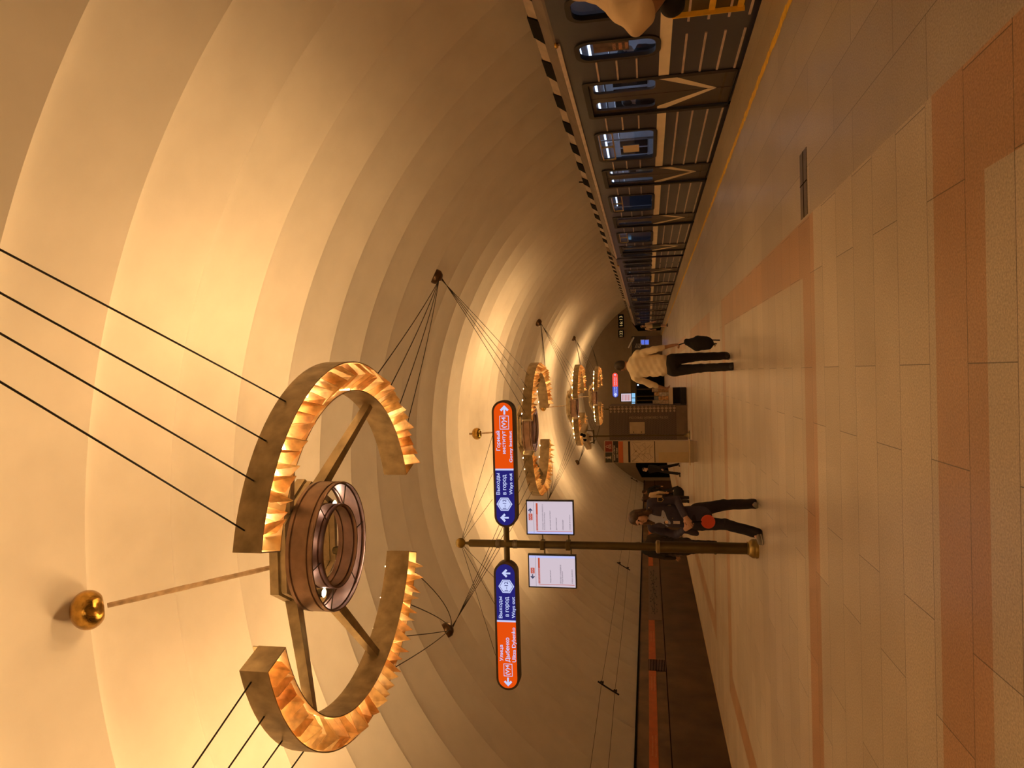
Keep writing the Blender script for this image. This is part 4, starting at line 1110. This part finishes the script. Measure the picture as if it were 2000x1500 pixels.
# ------------------------------------------------------------------ people
def surface_nets(vol, org, h):
    s = vol < 0
    nx, ny, nz = vol.shape
    c = [(i, j, k) for i in (0, 1) for j in (0, 1) for k in (0, 1)]
    def sl(a, o): return a[o[0]:nx-1+o[0], o[1]:ny-1+o[1], o[2]:nz-1+o[2]]
    cnt = sum(sl(s, o).astype(np.int8) for o in c)
    act = (cnt > 0) & (cnt < 8)
    idx = -np.ones(act.shape, np.int64); I = np.argwhere(act); idx[act] = np.arange(len(I))
    acc = np.zeros((len(I), 3)); n = np.zeros(len(I))
    for a in c:
        for ax in range(3):
            if a[ax]: continue
            b = list(a); b[ax] = 1
            va = vol[I[:, 0]+a[0], I[:, 1]+a[1], I[:, 2]+a[2]]; vb = vol[I[:, 0]+b[0], I[:, 1]+b[1], I[:, 2]+b[2]]
            cr = (va < 0) != (vb < 0)
            t = np.where(cr, va/np.where(cr, va-vb, 1), 0)
            p = np.tile(np.array(a, float), (len(I), 1)); p[:, ax] = t
            acc[cr] += p[cr]; n[cr] += 1
    V = (I+acc/n[:, None])*h+org
    F = []
    for ax in range(3):
        u, w_ = (ax+1) % 3, (ax+2) % 3
        o1 = [0, 0, 0]; o1[ax] = 1
        A = s[:nx-o1[0], :ny-o1[1], :nz-o1[2]]; B = s[o1[0]:, o1[1]:, o1[2]:]
        E = np.argwhere(A != B)
        E = E[(E[:, u] > 0) & (E[:, w_] > 0) & (E[:, u] < vol.shape[u]-1) & (E[:, w_] < vol.shape[w_]-1)]
        if not len(E): continue
        def g(du, dw):
            q = E.copy(); q[:, u] -= du; q[:, w_] -= dw; return idx[q[:, 0], q[:, 1], q[:, 2]]
        q = np.stack([g(1, 1), g(0, 1), g(0, 0), g(1, 0)], 1)
        fl = ~s[E[:, 0], E[:, 1], E[:, 2]]
        q[fl] = q[fl][:, ::-1]
        F.append(q)
    F = np.concatenate(F)
    return V, F[(F >= 0).all(1)]
def cap(a, b, ra, rb=None, k=.02, flat=None, sub=False): return ('c', np.array(a, float), np.array(b, float), ra, ra if rb is None else rb, k, flat, sub)
def ell(c, r, k=.02, R=None, sub=False): return ('e', np.array(c, float), np.array(r, float), np.eye(3) if R is None else np.array(R), 0, k, None, sub)
def sdf_mesh(name, prims, h, mats, parent, disp=None):
    lo = np.min([np.minimum(p[1], p[2])-max(p[3], p[4]) if p[0] == 'c' else p[1]-max(p[2]) for p in prims if not p[7]], 0)-.05
    hi = np.max([np.maximum(p[1], p[2])+max(p[3], p[4]) if p[0] == 'c' else p[1]+max(p[2]) for p in prims if not p[7]], 0)+.05
    n = np.ceil((hi-lo)/h).astype(int)+1
    vol = np.full(n, .08)
    for p in prims:
        if p[0] == 'c': mn, mx, r = np.minimum(p[1], p[2]), np.maximum(p[1], p[2]), max(p[3], p[4])
        else: mn, mx, r = p[1], p[1], max(p[2])
        e = r+p[5]+.05
        i0 = np.clip(np.floor((mn-e-lo)/h).astype(int), 0, n); i1 = np.clip(np.ceil((mx+e-lo)/h).astype(int)+1, 0, n)
        if (i1 <= i0).any(): continue
        ax = [lo[i]+h*np.arange(i0[i], i1[i]) for i in range(3)]
        X = np.stack(np.meshgrid(*ax, indexing='ij'), -1)
        if p[0] == 'c':
            a, b = p[1], p[2]; Q = X-a; B = b-a
            if p[6] is not None:
                d, f = np.array(p[6][0], float), p[6][1]
                Q = Q+((Q@d)*(f-1))[..., None]*d; B = B+(B@d)*(f-1)*d
            t = np.clip((Q@B)/max(B@B, 1e-9), 0, 1)
            D = np.linalg.norm(Q-t[..., None]*B, axis=-1)-(p[3]+(p[4]-p[3])*t)
            if p[6] is not None: D = D/ (1+(p[6][1]-1)*.35)
        else:
            Q = (X-p[1])@p[3]; k0 = np.linalg.norm(Q/p[2], axis=-1); k1 = np.linalg.norm(Q/p[2]**2, axis=-1)
            D = np.where(k1 > 1e-6, k0*(k0-1)/np.maximum(k1, 1e-6), -min(p[2]))
        S = vol[i0[0]:i1[0], i0[1]:i1[1], i0[2]:i1[2]]; k = max(p[5], 1e-4)
        if p[7]:
            S[...] = np.maximum(S, -D)
        else:
            hh = np.maximum(k-np.abs(S-D), 0)/k
            S[...] = np.minimum(S, D)-hh*hh*k*.25
    if disp:
        ax = [lo[i]+h*np.arange(n[i]) for i in range(3)]
        X = np.meshgrid(*ax, indexing='ij', sparse=True)
        vol += disp(*X)
    V, F = surface_nets(vol, lo, h)
    me = bpy.data.meshes.new(name); me.from_pydata(V.tolist(), [], F.tolist())
    for mt in (mats if isinstance(mats, (list, tuple)) else [mats]): me.materials.append(mt)
    me.polygons.foreach_set('use_smooth', [True]*len(me.polygons))
    o = bpy.data.objects.new(name, me); COL.objects.link(o)
    if parent: o.parent = parent
    return o
def folds(amp, fz=38, seed=0.):
    def f(x, y, z): return amp*(np.sin(fz*z+14*x+9*y+seed+2.2*np.sin(11*x+seed)+1.7*np.sin(13*y))*.6+np.sin(61*z-33*x+27*y+2*seed)*.4)
    return f
def nrm(v): v = np.array(v, float); return v/np.linalg.norm(v)

def cloth(name, col, var=.12, rough=.85): return pmat(name, col, rough, var=var, scale=9, bump=.12, bscale=60)
def skinm(name, col): return pmat(name, col, .5, var=.06, scale=20)
SK_light = skinm('fair_skin', (.56, .33, .22)); SK_tan = skinm('tan_skin', (.44, .24, .14))

def hand_prims(w_, d, pn, side, curl=.5, s=1.0, spread=.012):
    """wrist, pointing direction, palm normal; side vector is the thumb side"""
    d, pn = nrm(d), nrm(pn); sd = nrm(np.cross(d, pn))*side
    out = []
    kn = w_+d*.085*s
    out.append(cap(w_, w_+d*.05*s, .026*s, .030*s, .02, (pn, 1.5)))
    for i in range(4):
        o = sd*(.030-.020*i)*s
        out.append(cap(w_+d*.02*s+o*.6, kn+o, .015*s, .0125*s, .012))
        ln = (.070, .080, .074, .058)[i]*s
        a = kn+o; c1 = curl*(.8+.12*i)
        b = a+(d*math.cos(c1*.7)+pn*math.sin(c1*.7))*ln*.52+sd*(1.5-i)*spread*.3
        c = b+(d*math.cos(c1*1.6)+pn*math.sin(c1*1.6))*ln*.52
        out += [cap(a, b, .0105*s, .0095*s, .004), cap(b, c, .0095*s, .0075*s, .004)]
    t0 = w_+d*.025*s+sd*.022*s; t1 = t0+(d*.6+sd*.7+pn*.25)*.042*s; t2 = t1+(d*.85+sd*.25+pn*.3)*.032*s
    out += [cap(t0, t1, .015*s, .012*s, .010), cap(t1, t2, .0115*s, .0085*s, .005)]
    return out

def head_prims(c, f, up, s=1.0, jaw=1.0):
    f, up = nrm(f), nrm(up); up = nrm(up-f*(up@f)); r = np.cross(f, up)
    R = np.stack([r, f, up], 1)
    L = lambda a, b, z: c+(r*a+f*b+up*z)*s
    o = [ell(L(0, -.012, .035), np.array((.074, .094, .086))*s, .02, R), ell(L(0, .025, -.045), np.array((.056*jaw, .062, .072))*s, .03, R),
         ell(L(0, .058, -.088), np.array((.026, .022, .020))*s, .02, R),
         cap(L(0, .086, .018), L(0, .112, -.022), .009*s, .015*s, .012), ell(L(0, .088, .030), np.array((.05, .014, .010))*s, .012, R),
         ell(L(0, .084, -.055), np.array((.022, .012, .008))*s, .006, R)]
    for q in (-1, 1):
        o += [ell(L(q*.078, -.005, -.002), np.array((.012, .022, .033))*s, .008, R), ell(L(q*.030, .097, .012), np.array((.017, .010, .008))*s, .01, R, True),
              ell(L(q*.042, .062, -.022), np.array((.024, .024, .020))*s, .02, R)]
    return o, R, L

def build_person(J, label, skin, top, bottom, shoes, hair=None, hair_style='short', h=.014, hand_dirs=None, s=1.0, bare_arms=False, bare_legs=False, hem=None, group=None, wid=1.0, hands=True, trouser_w=1.0, eyes=False, body_extra=(), top_cut=None, waist=.06, fold=.0035, sleeve_frac=1.0, pose_neck=None):
    O = np.array((J['pelvis'][0], J['pelvis'][1], 0.))
    root = empty('person', tuple(O), label, 'person', group)
    J = {k: (np.array(v, float)-O if k not in ('face', 'up') else np.array(v, float)) for k, v in J.items()}
    f = nrm(J['face']); bf = nrm(J.get('front', np.array(J['face'])) if False else J['bodyfront']+O) if 'bodyfront' in J else f
    up = J.get('up', np.array((0, 0, 1.)))
    hp, R, L = head_prims(J['head'], f, up, s)
    body = list(hp)
    body += [cap(J['head']+(-.02*f-.05*up)*s, J['neck'], .052*s, .056*s, .03)]
    body += [cap(J['chest'], J['pelvis'], .125*s*wid, .12*s*wid, .04, (bf, 1.6)), cap(J['shL'], J['shR'], .05*s, k=.04)]
    for q in 'LR':
        body += [cap(J['sh'+q], J['el'+q], .046*s, .037*s, .02), cap(J['el'+q], J['wr'+q], .037*s, .026*s, .015)]
        body += [cap(J['hip'+q], J['kn'+q], .075*s, .050*s, .03), cap(J['kn'+q], J['an'+q], .052*s, .034*s, .02), cap(J['an'+q], J['toe'+q]-np.array((0, 0, .004)), .028*s, .014*s, .01)]
        if hands:
            d, pn, sd, cu = (hand_dirs or {}).get(q, (J['wr'+q]-J['el'+q], bf*(-1)+np.array((0, 0, .01)), 1 if q == 'L' else -1, .6))
            body += hand_prims(J['wr'+q], d, pn, sd, cu, s)
    body += list(body_extra)
    sdf_mesh('body', body, h, skin, root)
    if eyes:
        for q in (-1, 1):
            p = L(q*.030, .084, .012)
            mb = MB(); mb.lathe([(.001, -.011), (.008, -.008), (.011, 0), (.008, .008), (.001, .011)], 10, Matrix.Translation(Vector(p)))
            mb.build('eye', M_eye, root, smooth=True)
    if top is not None:
        w_ = wid
        pr = [cap(J['chest']+np.array((0, 0, .04)), (J['chest']+J['pelvis'])/2, .168*s*w_, .150*s*w_, .05, (bf, 1.55)), cap((J['chest']+J['pelvis'])/2, J['pelvis']+np.array((0, 0, waist)), .150*s*w_, .156*s*w_, .04, (bf, 1.5)),
              cap(J['shL']*.92+J['neck']*.08, J['neck'], .058*s, .062*s, .03), cap(J['shR']*.92+J['neck']*.08, J['neck'], .058*s, .062*s, .03)]
        if hem is not None:
            pr.append(cap(J['pelvis'], J['pelvis']+np.array((0, 0, -hem)), .160*s*w_, .172*s*w_, .03, (bf, 1.45)))
        for q in 'LR':
            pr.append(cap(J['sh'+q], J['el'+q] if not bare_arms else J['sh'+q]*.35+J['el'+q]*.65, .062*s, .052*s, .03))
            if not bare_arms:
                e = J['el'+q]+(J['wr'+q]-J['el'+q])*(.94*sleeve_frac); pr.append(cap(J['el'+q], e, .052*s, .042*s, .02))
        if top_cut is not None: pr += top_cut(J, bf)
        sdf_mesh('top', pr, h, top, root, folds(fold, 42, 1.))
    if bottom is not None:
        pr = [ell(J['pelvis']+np.array((0, 0, -.02)), np.array((.155, .115, .12))*s*wid, .03, np.stack([np.cross(bf, (0, 0, 1)), bf, np.array((0, 0, 1.))], 1))]
        for q in 'LR':
            pr.append(cap(J['hip'+q], J['kn'+q], .092*s*trouser_w, .066*s*trouser_w, .03))
            if not bare_legs: pr.append(cap(J['kn'+q], J['an'+q]+np.array((0, 0, -.045)), .066*s*trouser_w, .062*s*trouser_w, .02))
        sdf_mesh('trousers' if not bare_legs else 'shorts', pr, h, bottom, root, folds(.003, 30, 4.))
    for q in 'LR':
        a, t = J['an'+q], J['toe'+q]; d = t-a; d[2] = 0; d = nrm(d); sole = min(t[2], a[2]-.05*s)
        pr = [cap(a+np.array((0, 0, -.02*s))-d*.02*s, a-d*.03*s+np.array((0, 0, -.045*s)), .042*s, .038*s, .03), cap(a-d*.03*s+np.array((0, 0, -.045*s)), t, .040*s, .034*s, .03, None)]
        so = sdf_mesh('shoe', pr, min(h, .010), shoes[0], root)
        if len(shoes) > 1:
            pr = [cap(a-d*.045*s+np.array((0, 0, -.080*s)), t+d*.005+np.array((0, 0, -.026*s)), .034*s, .033*s, .01, ((0, 0, 1), 2.2))]
            sdf_mesh('sole', pr, min(h, .008), shoes[1], so)
    if hair is not None:
        if hair_style == 'short':
            pr = [ell(L(0, -.022, .045), np.array((.080, .094, .086))*s, .02, R), ell(L(0, -.055, -.01), np.array((.066, .055, .06))*s, .03, R), ell(L(0, .115, -.02), np.array((.09, .075, .10))*s, .01, R, True)]
        elif hair_style == 'long':
            pr = [ell(L(0, -.020, .045), np.array((.090, .102, .092))*s, .02, R), cap(L(0, -.06, .02), L(0, -.075, -.20), .088*s, .075*s, .04),
                  cap(L(-.075, -.01, .03), L(-.082, .01, -.17), .030*s, .034*s, .03), cap(L(.078, -.01, .03), L(.088, .015, -.20), .036*s, .044*s, .03),
                  ell(L(-.008, .135, -.035), np.array((.060, .09, .115))*s, .01, R, True)]
        sdf_mesh('hair', pr, min(h, .008), hair, root, folds(.002, 20, 7.))
    root['_'] = 0; del root['_']
    return root, O, J

def walker(base, H, yaw, stride=.25, arm=.2, lean=0, sep=.085):
    """joints of a walking or standing figure; base on the floor, yaw = heading in degrees from +Y towards +X"""
    s = H/1.75; t = math.radians(yaw); F = np.array((math.sin(t), math.cos(t), 0)); Rr = np.array((math.cos(t), -math.sin(t), 0)); U = np.array((0, 0, 1.))
    b = np.array((base[0], base[1], 0.))
    p = lambda r, f, z: b+(Rr*r+F*f+U*z)*s
    J = dict(head=p(0, .05+lean, 1.645), neck=p(0, .0+lean, 1.46), chest=p(0, lean*.8, 1.30), pelvis=p(0, 0, .96), face=F, bodyfront=F)
    for q, g in (('L', -1), ('R', 1)):
        st = stride*g
        J['sh'+q] = p(.185*g, lean, 1.41); J['el'+q] = p(.235*g, -.03-arm*g*.5+lean, 1.12); J['wr'+q] = p(.225*g, .07-arm*g+lean*.5, .88)
        J['hip'+q] = p(.085*g, 0, .92); J['kn'+q] = p(sep*g, st*.55+.03, .50); J['an'+q] = p(sep*g, st, .085 if st >= 0 else .12)
        J['toe'+q] = p((sep+.02)*g, st+.17, .035)
    return J, s

M_eye = pmat('dark_eye', (.03, .018, .012), .25)
C_navy = cloth('navy_uniform', (.040, .035, .060)); C_black = cloth('black_cloth', (.010, .009, .009)); C_dark = cloth('dark_brown_cloth', (.028, .020, .014))
C_cream = cloth('cream_shirt', (.86, .74, .50), .05); C_blue = cloth('pale_blue_shirt', (.36, .40, .54), .08); C_beige = cloth('beige_top', (.60, .46, .28), .08)
H_brown = pmat('brown_hair', (.070, .036, .016), .45, var=.5, scale=30); H_dark = pmat('dark_hair', (.035, .024, .015), .5, var=.4, scale=30)
SH_black = [pmat('black_shoe', (.012, .010, .009), .4)]
SH_grey = [pmat('grey_sneaker', (.22, .20, .17), .6, var=.15), pmat('pale_sole', (.50, .47, .40), .6)]

# --- the woman in uniform with the red disc
J = dict(head=at(1247, 1012.5, 9.38), neck=at(1266, 1009, 9.46), chest=at(1291, 1008, 9.47), pelvis=at(1351, 1010, 9.45), face=(-.42, -.86, -.20), bodyfront=(-.30, -.95, 0), up=(-.10, 0, 1),
         shL=at(1273, 981, 9.42), shR=at(1275, 1032, 9.52), elL=at(1322, 976, 9.47), elR=at(1321, 1044, 9.55), wrL=at(1338, 1009, 9.22), wrR=at(1338, 1034, 9.26),
         hipL=at(1362, 997, 9.47), hipR=at(1362, 1022, 9.45), knL=at(1414, 986, 9.55), knR=at(1416, 1024, 9.28), anL=at(1466, 984, 9.66), anR=at(1472, 1041, 9.24),
         toeL=at(1478, 988, 9.52), toeR=at(1485, 1060, 9.10))
J0 = J['pelvis']
def cut(J, bf):
    r = np.cross(bf, (0, 0, 1)); c = J['chest']
    a = c+bf*.16+np.array((0, 0, .12)); b = (J['chest']*.35+J['pelvis']*.65)+bf*.17-r*.01
    fl = np.array(at(1342, 1034, 9.46))-np.array((J0[0], J0[1], 0)); f2 = np.array(at(1360, 1042, 9.44))-np.array((J0[0], J0[1], 0))
    return [cap(fl, f2, .06, .035, .03), cap(a, b, .100, .045, .01, None, True)]
hd = {'L': (np.array((-.80, -.05, -.55)), np.array((-.25, .9, -.25)), -1, .35), 'R': (np.array((.62, -.25, -.72)), np.array((.2, .9, .1)), 1, .9)}
root, O, Jl = build_person(J, 'woman in dark navy uniform holding a round red signal disc by the sign post', SK_light, C_navy, cloth('dark_navy_trousers', (.014, .012, .018)), SH_grey, H_brown, 'long', .0065, hd, .93, hem=.10, eyes=True, top_cut=cut, trouser_w=1.12)
woman = root
bf = nrm(Jl['bodyfront']+O) if False else nrm((-.30, -.95, 0)); rr = np.cross(bf, (0, 0, 1))
sdf_mesh('shirt', [cap(Jl['chest']+np.array((0, 0, .06)), Jl['pelvis']+np.array((0, 0, .06)), .142, .135, .03, (bf, 1.5)), cap(Jl['neck'], Jl['chest'], .058, .10, .05, (bf, 1.2))], .009, C_blue, root, folds(.003, 40, 3.))
M_patch = pmat('sleeve_patch_gold', (.45, .30, .10), .6, var=.3, scale=60)
c = Vector(at(1290, 975.5, 9.36))-Vector(O)
mb = MB(); pts = [(-.028, .04), (.03, .04), (.034, -.015), (.0, -.042), (-.032, -.015)]
mb.add([(c.x+a, c.y-.010, c.z+b) for a, b in pts]+[(c.x+a, c.y+.004, c.z+b) for a, b in pts], [(0, 1, 2, 3, 4), (9, 8, 7, 6, 5)]+[(i, (i+1) % 5, 5+(i+1) % 5, 5+i) for i in range(5)])
mb.build('sleeve_patch', M_patch, root)
c2 = c+Vector((0, -.011, 0)); mb = MB(); pts = [(-.020, .03), (.022, .03), (.025, -.012), (.0, -.032), (-.024, -.012)]
mb.add([(c2.x+a, c2.y-.001, c2.z+b) for a, b in pts], [(0, 1, 2, 3, 4)]); mb.build('patch_field', C_black, root)
M_btn = pmat('brass_button', (.75, .55, .28), .25, .9)
for x, y, Y in ((1267.5, 992, 9.31), (1272.5, 1024.5, 9.37), (1296, 1011, 9.30), (1314, 1012, 9.30)):
    q = Vector(at(x, y, Y))-Vector(O); mb = MB(); mb.lathe([(.001, -.009), (.009, 0), (.001, .009)], 10, Matrix.Translation(q)); mb.build('button', M_btn, root, smooth=True)
q = Vector(at(1302, 1020, 9.28))-Vector(O); mb = MB(); mb.lathe([(.001, -.006), (.022, -.004), (.022, .004), (.001, .006)], 8, Matrix.Translation(q) @ Matrix.Rotation(PI/2, 4, 'X')); mb.build('round_badge', pmat('pale_badge', (.75, .55, .40), .4, var=.3, scale=60), root)
a, b = Vector(at(1315, 1023, 9.27))-Vector(O), Vector(at(1328, 1018, 9.27))-Vector(O)
idc = MB().box((a.x, a.y-.004, b.z), (b.x, a.y+.004, a.z)).build('identity_card', pmat('pale_card', (.50, .44, .42), .4, var=.2, scale=40), root)
# the signal disc she holds
dc = Vector(at(1383, 1019, 9.16)); dh = Vector(at(1351, 1020, 9.18))
disc = empty('signal_disc', tuple(dc), 'flat round red signal disc hanging from the uniformed woman\'s hands', 'signal disc')
MB().lathe([(.001, -.006), (.083, -.006), (.087, 0), (.083, .006), (.001, .006)], 40, Matrix.Rotation(PI/2, 4, 'X')).build('disc', pmat('red_disc_enamel', (.56, .055, .012), .45, var=.06), disc, smooth=True)
MB().tube([dh-dc, Vector((0, .0, .075))], .010, 8).build('handle', M_black, disc)

# --- the man in the cream shirt walking away
J = dict(head=at(1216, 714, 12.12), neck=at(1231, 714, 12.06), chest=at(1252, 715, 12.02), pelvis=at(1309, 713, 11.98), face=(-.25, .90, -.35), bodyfront=(-.1, 1, 0), up=(-.12, .25, 1),
         shR=at(1244, 692, 12.0), shL=at(1241, 738, 12.05), elR=at(1281, 682, 11.92), elL=at(1272, 751, 12.12), wrR=at(1313, 675, 11.98), wrL=at(1293, 757, 12.38),
         hipR=at(1317, 702, 11.98), hipL=at(1317, 724, 11.98), knR=at(1362, 697, 12.16), knL=at(1368, 719, 11.96), anR=at(1412, 695, 12.28), anL=at(1424, 716, 11.86),
         toeR=at(1422, 699, 12.44), toeL=at(1434, 714, 12.04))
hd = {'R': (np.array((.22, .02, -1)), np.array((-1, .1, 0)), 1, 1.25), 'L': (np.array((-.2, .5, -.9)), np.array((.9, .1, -.1)), -1, .7)}
root, O, Jl = build_person(J, 'man in loose cream shirt and black trousers walking away, seen from behind', SK_tan, C_cream, C_black, SH_black, H_dark, 'short', .0085, hd, 1.04, waist=.15, fold=.0075, wid=1.10, sleeve_frac=.45, trouser_w=1.02)
# black backpack hanging from his right hand
bt_ = Vector(at(1331, 672.5, 11.98)); bg = empty('backpack', tuple(Vector((bt_.x, bt_.y, bt_.z-.62))), 'black backpack dangling from the right hand of the man in cream shirt', 'backpack')
OB = np.array(bg.location)
pts = lambda x, y, Y=12.0: np.array(at(x, y, Y))-OB
sdf_mesh('bag', [cap(pts(1342, 668), pts(1362, 672), .055, .105, .05, ((0, 1, 0), 1.3)), cap(pts(1362, 671), pts(1382, 671), .11, .10, .05, ((0, 1, 0), 1.3)), cap(pts(1365, 662), pts(1378, 662), .05, .04, .04)], .009, C_black, bg, folds(.005, 36, 2.))
for x0, y0, x1, y1 in ((1384, 664, 1406, 664.5), (1386, 670, 1400, 671.5), (1382, 668, 1398, 675)):
    cable(pts(x0, y0), pts(x1, y1), .01, .011, 6).build('strap', C_black, bg)
cable(pts(1326, 673.5), pts(1344, 668), -.01, .010, 6).build('top_loop', C_black, bg)
MB().box(tuple(pts(1396, 676)-.012), tuple(pts(1396, 676)+.012)).build('strap_buckle', M_paper, bg)

# --- man cut by the picture edge, in front of the train
Ym = 3.05
J = dict(head=at(1095, -70, Ym), neck=at(1140, -64, Ym), chest=at(1190, -58, Ym), pelvis=at(1335, -72, Ym+.05), face=(.8, -.5, -.2), bodyfront=(.85, -.5, 0),
         shL=at(1172, -30, Ym+.22), shR=at(1172, -28, Ym-.14), elL=at(1240, 0, Ym+.45), elR=at(1250, 33, Ym-.28), wrL=at(1300, -60, Ym+.3), wrR=at(1302, -26, Ym-.10),
         hipL=at(1345, -72, Ym+.12), hipR=at(1345, -72, Ym-.05))
J = {k: np.array(v, float) for k, v in J.items()}
px_, py_ = J['pelvis'][0], J['pelvis'][1]
for q, g in (('L', 1), ('R', -1)):
    J['kn'+q] = np.array((px_+.05, py_+.10*g, .50)); J['an'+q] = np.array((px_, py_+.11*g, .085)); J['toe'+q] = np.array((px_+.16, py_+.12*g-.06, .035))
hd = {'R': (np.array((.5, .2, -.8)), np.array((.3, .9, 0)), 1, .9), 'L': (np.array((.5, .1, -.8)), np.array((.3, -.9, 0)), -1, .9)}
C_tee = cloth('tan_tee', (.80, .62, .40), .06)
root, O, Jl = build_person(J, 'man in tan shirt at the picture edge, elbow out in front of the train', SK_tan, C_tee, C_black, SH_black, H_dark, 'short', .008, hd, 1.08, fold=.008, bare_arms=True, wid=1.0)
cuff = [cap(Jl['elR']*.45+Jl['shR']*.55, Jl['elR']*.93+Jl['shR']*.07, .068, .070, .02)]
sdf_mesh('sleeve_cuff', cuff, .006, C_tee, root, folds(.009, 55, 5.))
mb = MB(); rn = random.Random(8)
sb = empty('shoulder_bag', tuple(Vector(at(1312, 0, Ym-.16)).xy)+(0.95,), 'black bag at the waist of the man cut by the picture edge', 'bag')
OB = np.array(sb.location)
sdf_mesh('bag', [cap(np.array(at(1312, 8, Ym-.10))-OB, np.array(at(1314, -50, Ym-.10))-OB, .050, .06, .03)], .008, C_black, sb, folds(.003, 30, 1.))
MB().tube([Vector(np.array(at(1306, -20, Ym-.14))-OB), Vector(np.array(at(1200, -40, Ym-.22))-OB), Vector(np.array(at(1125, -50, Ym-.05))-OB)], .012, 6).build('strap', C_black, sb)

# --- people farther along the platform
def floor_at(x, y):
    d = CM @ np.array([1500-y-750, x-1000, FPX]); t = -EYE/d[2]; return d[0]*t, d[1]*t
def far(x, y, Y, H, yaw, label, skin, top, bottom, shoes, hair, style='short', **kw):
    q = at(x, y, Y); J, s = walker((q.x, Y), H, yaw, kw.pop('stride', .22), kw.pop('arm', .15), kw.pop('lean', 0))
    return build_person(J, label, skin, top, bottom, shoes, hair, style, kw.pop('h', .016), None, s, **kw)
far(1300, 636, 47, 1.72, 165, 'person in pale top and grey shorts with bare legs beside the far metro car', SK_light, C_beige, cloth('grey_green_shorts', (.10, .10, .06)), SH_black, H_brown, 'long', bare_legs=True, bare_arms=True, stride=.16)
pA = far(1322, 916, 33, 1.68, -150, 'person in black with a white face mask walking beside the information stand', SK_light, C_black, C_black, [SH_black[0], pmat('white_sole', (.7, .65, .58), .5)], H_dark, 'short', stride=.26, arm=.25)
root, O, Jl = pA
hd_ = Jl['head']; ff = nrm(Jl['face'])
sdf_mesh('face_mask', [ell(hd_+ff*.090+np.array((0, 0, -.045)), (.042, .035, .038), .01)], .009, pmat('white_mask', (.75, .62, .48), .7), root)
pB = far(1319, 960, 35, 1.74, -60, 'person in black stepping left past the uniformed woman\'s shoulder', SK_tan, C_black, C_black, SH_black, H_brown, 'short', stride=.34, arm=.2)
pC = far(1325, 975, 26, 1.66, -20, 'long-haired person in pale tan top half hidden behind the uniformed woman', SK_light, C_beige, C_dark, SH_black, H_brown, 'long', stride=.12)
q = at(1322, 966, 30)
lg = empty('travel_bag', (q.x, 30, 0), 'large dark bag on the floor behind the uniformed woman\'s arm', 'bag')
sdf_mesh('bag', [cap((-.12, 0, .24), (.14, 0, .22), .20, .19, .04, ((0, 1, 0), 1.5)), cap((-.10, 0, .06), (.12, 0, .06), .07, .07, .04)], .016, C_black, lg)
cable((-.10, 0, .40), (.10, 0, .40), -.14, .018, 8).build('handle', C_black, lg)
pD = far(1378, 1068, 15.4, 1.72, -25, 'person in dark coat with a backpack walking away behind the sign post', SK_tan, C_dark, C_black, SH_black, H_dark, 'short', hem=.30, stride=.05, arm=.10, h=.012, wid=1.12)
root, O, Jl = pD
t = math.radians(-25); Fd = np.array((math.sin(t), math.cos(t), 0)); Rd = np.array((math.cos(t), -math.sin(t), 0))
bc = Jl['chest']-Fd*.20-Rd*.12
bp = empty('backpack', tuple(np.array((O[0], O[1], 0))+bc-np.array((0, 0, .25))), 'dark backpack worn by the person behind the sign post', 'backpack')
sdf_mesh('bag', [cap(np.array((0, 0, .10)), np.array((0, 0, .42)), .15, .12, .05, (Fd, 1.3)), cap(np.array((0, 0, .12))-Fd*.10, np.array((0, 0, .24))-Fd*.10, .09, .08, .04)], .012, C_black, bp, folds(.004, 30, 1.))
cable(np.array((.0, -.05, .02))-Rd*.10, np.array((-.0, -.08, -.16))-Rd*.12, .01, .010, 5).build('strap', C_black, bp)
# passengers behind the train windows
for i, (y, lab) in enumerate(((13.35, 'passenger seated behind the first wide train window'), (11.45, 'passenger standing behind the nearest train door'), (17.9, 'passenger seated behind the second wide train window'))):
    seated = i != 1
    J, s = walker((TX+(.75 if seated else .8), y), 1.70, 90 if i != 2 else 75, 0.02, .03)
    root, O, Jl = build_person(J, lab, SK_light, (C_dark, C_black, C_beige)[i], C_black, SH_black, H_dark, 'short', .02, None, s, hands=False)
    root.location.z = -.02
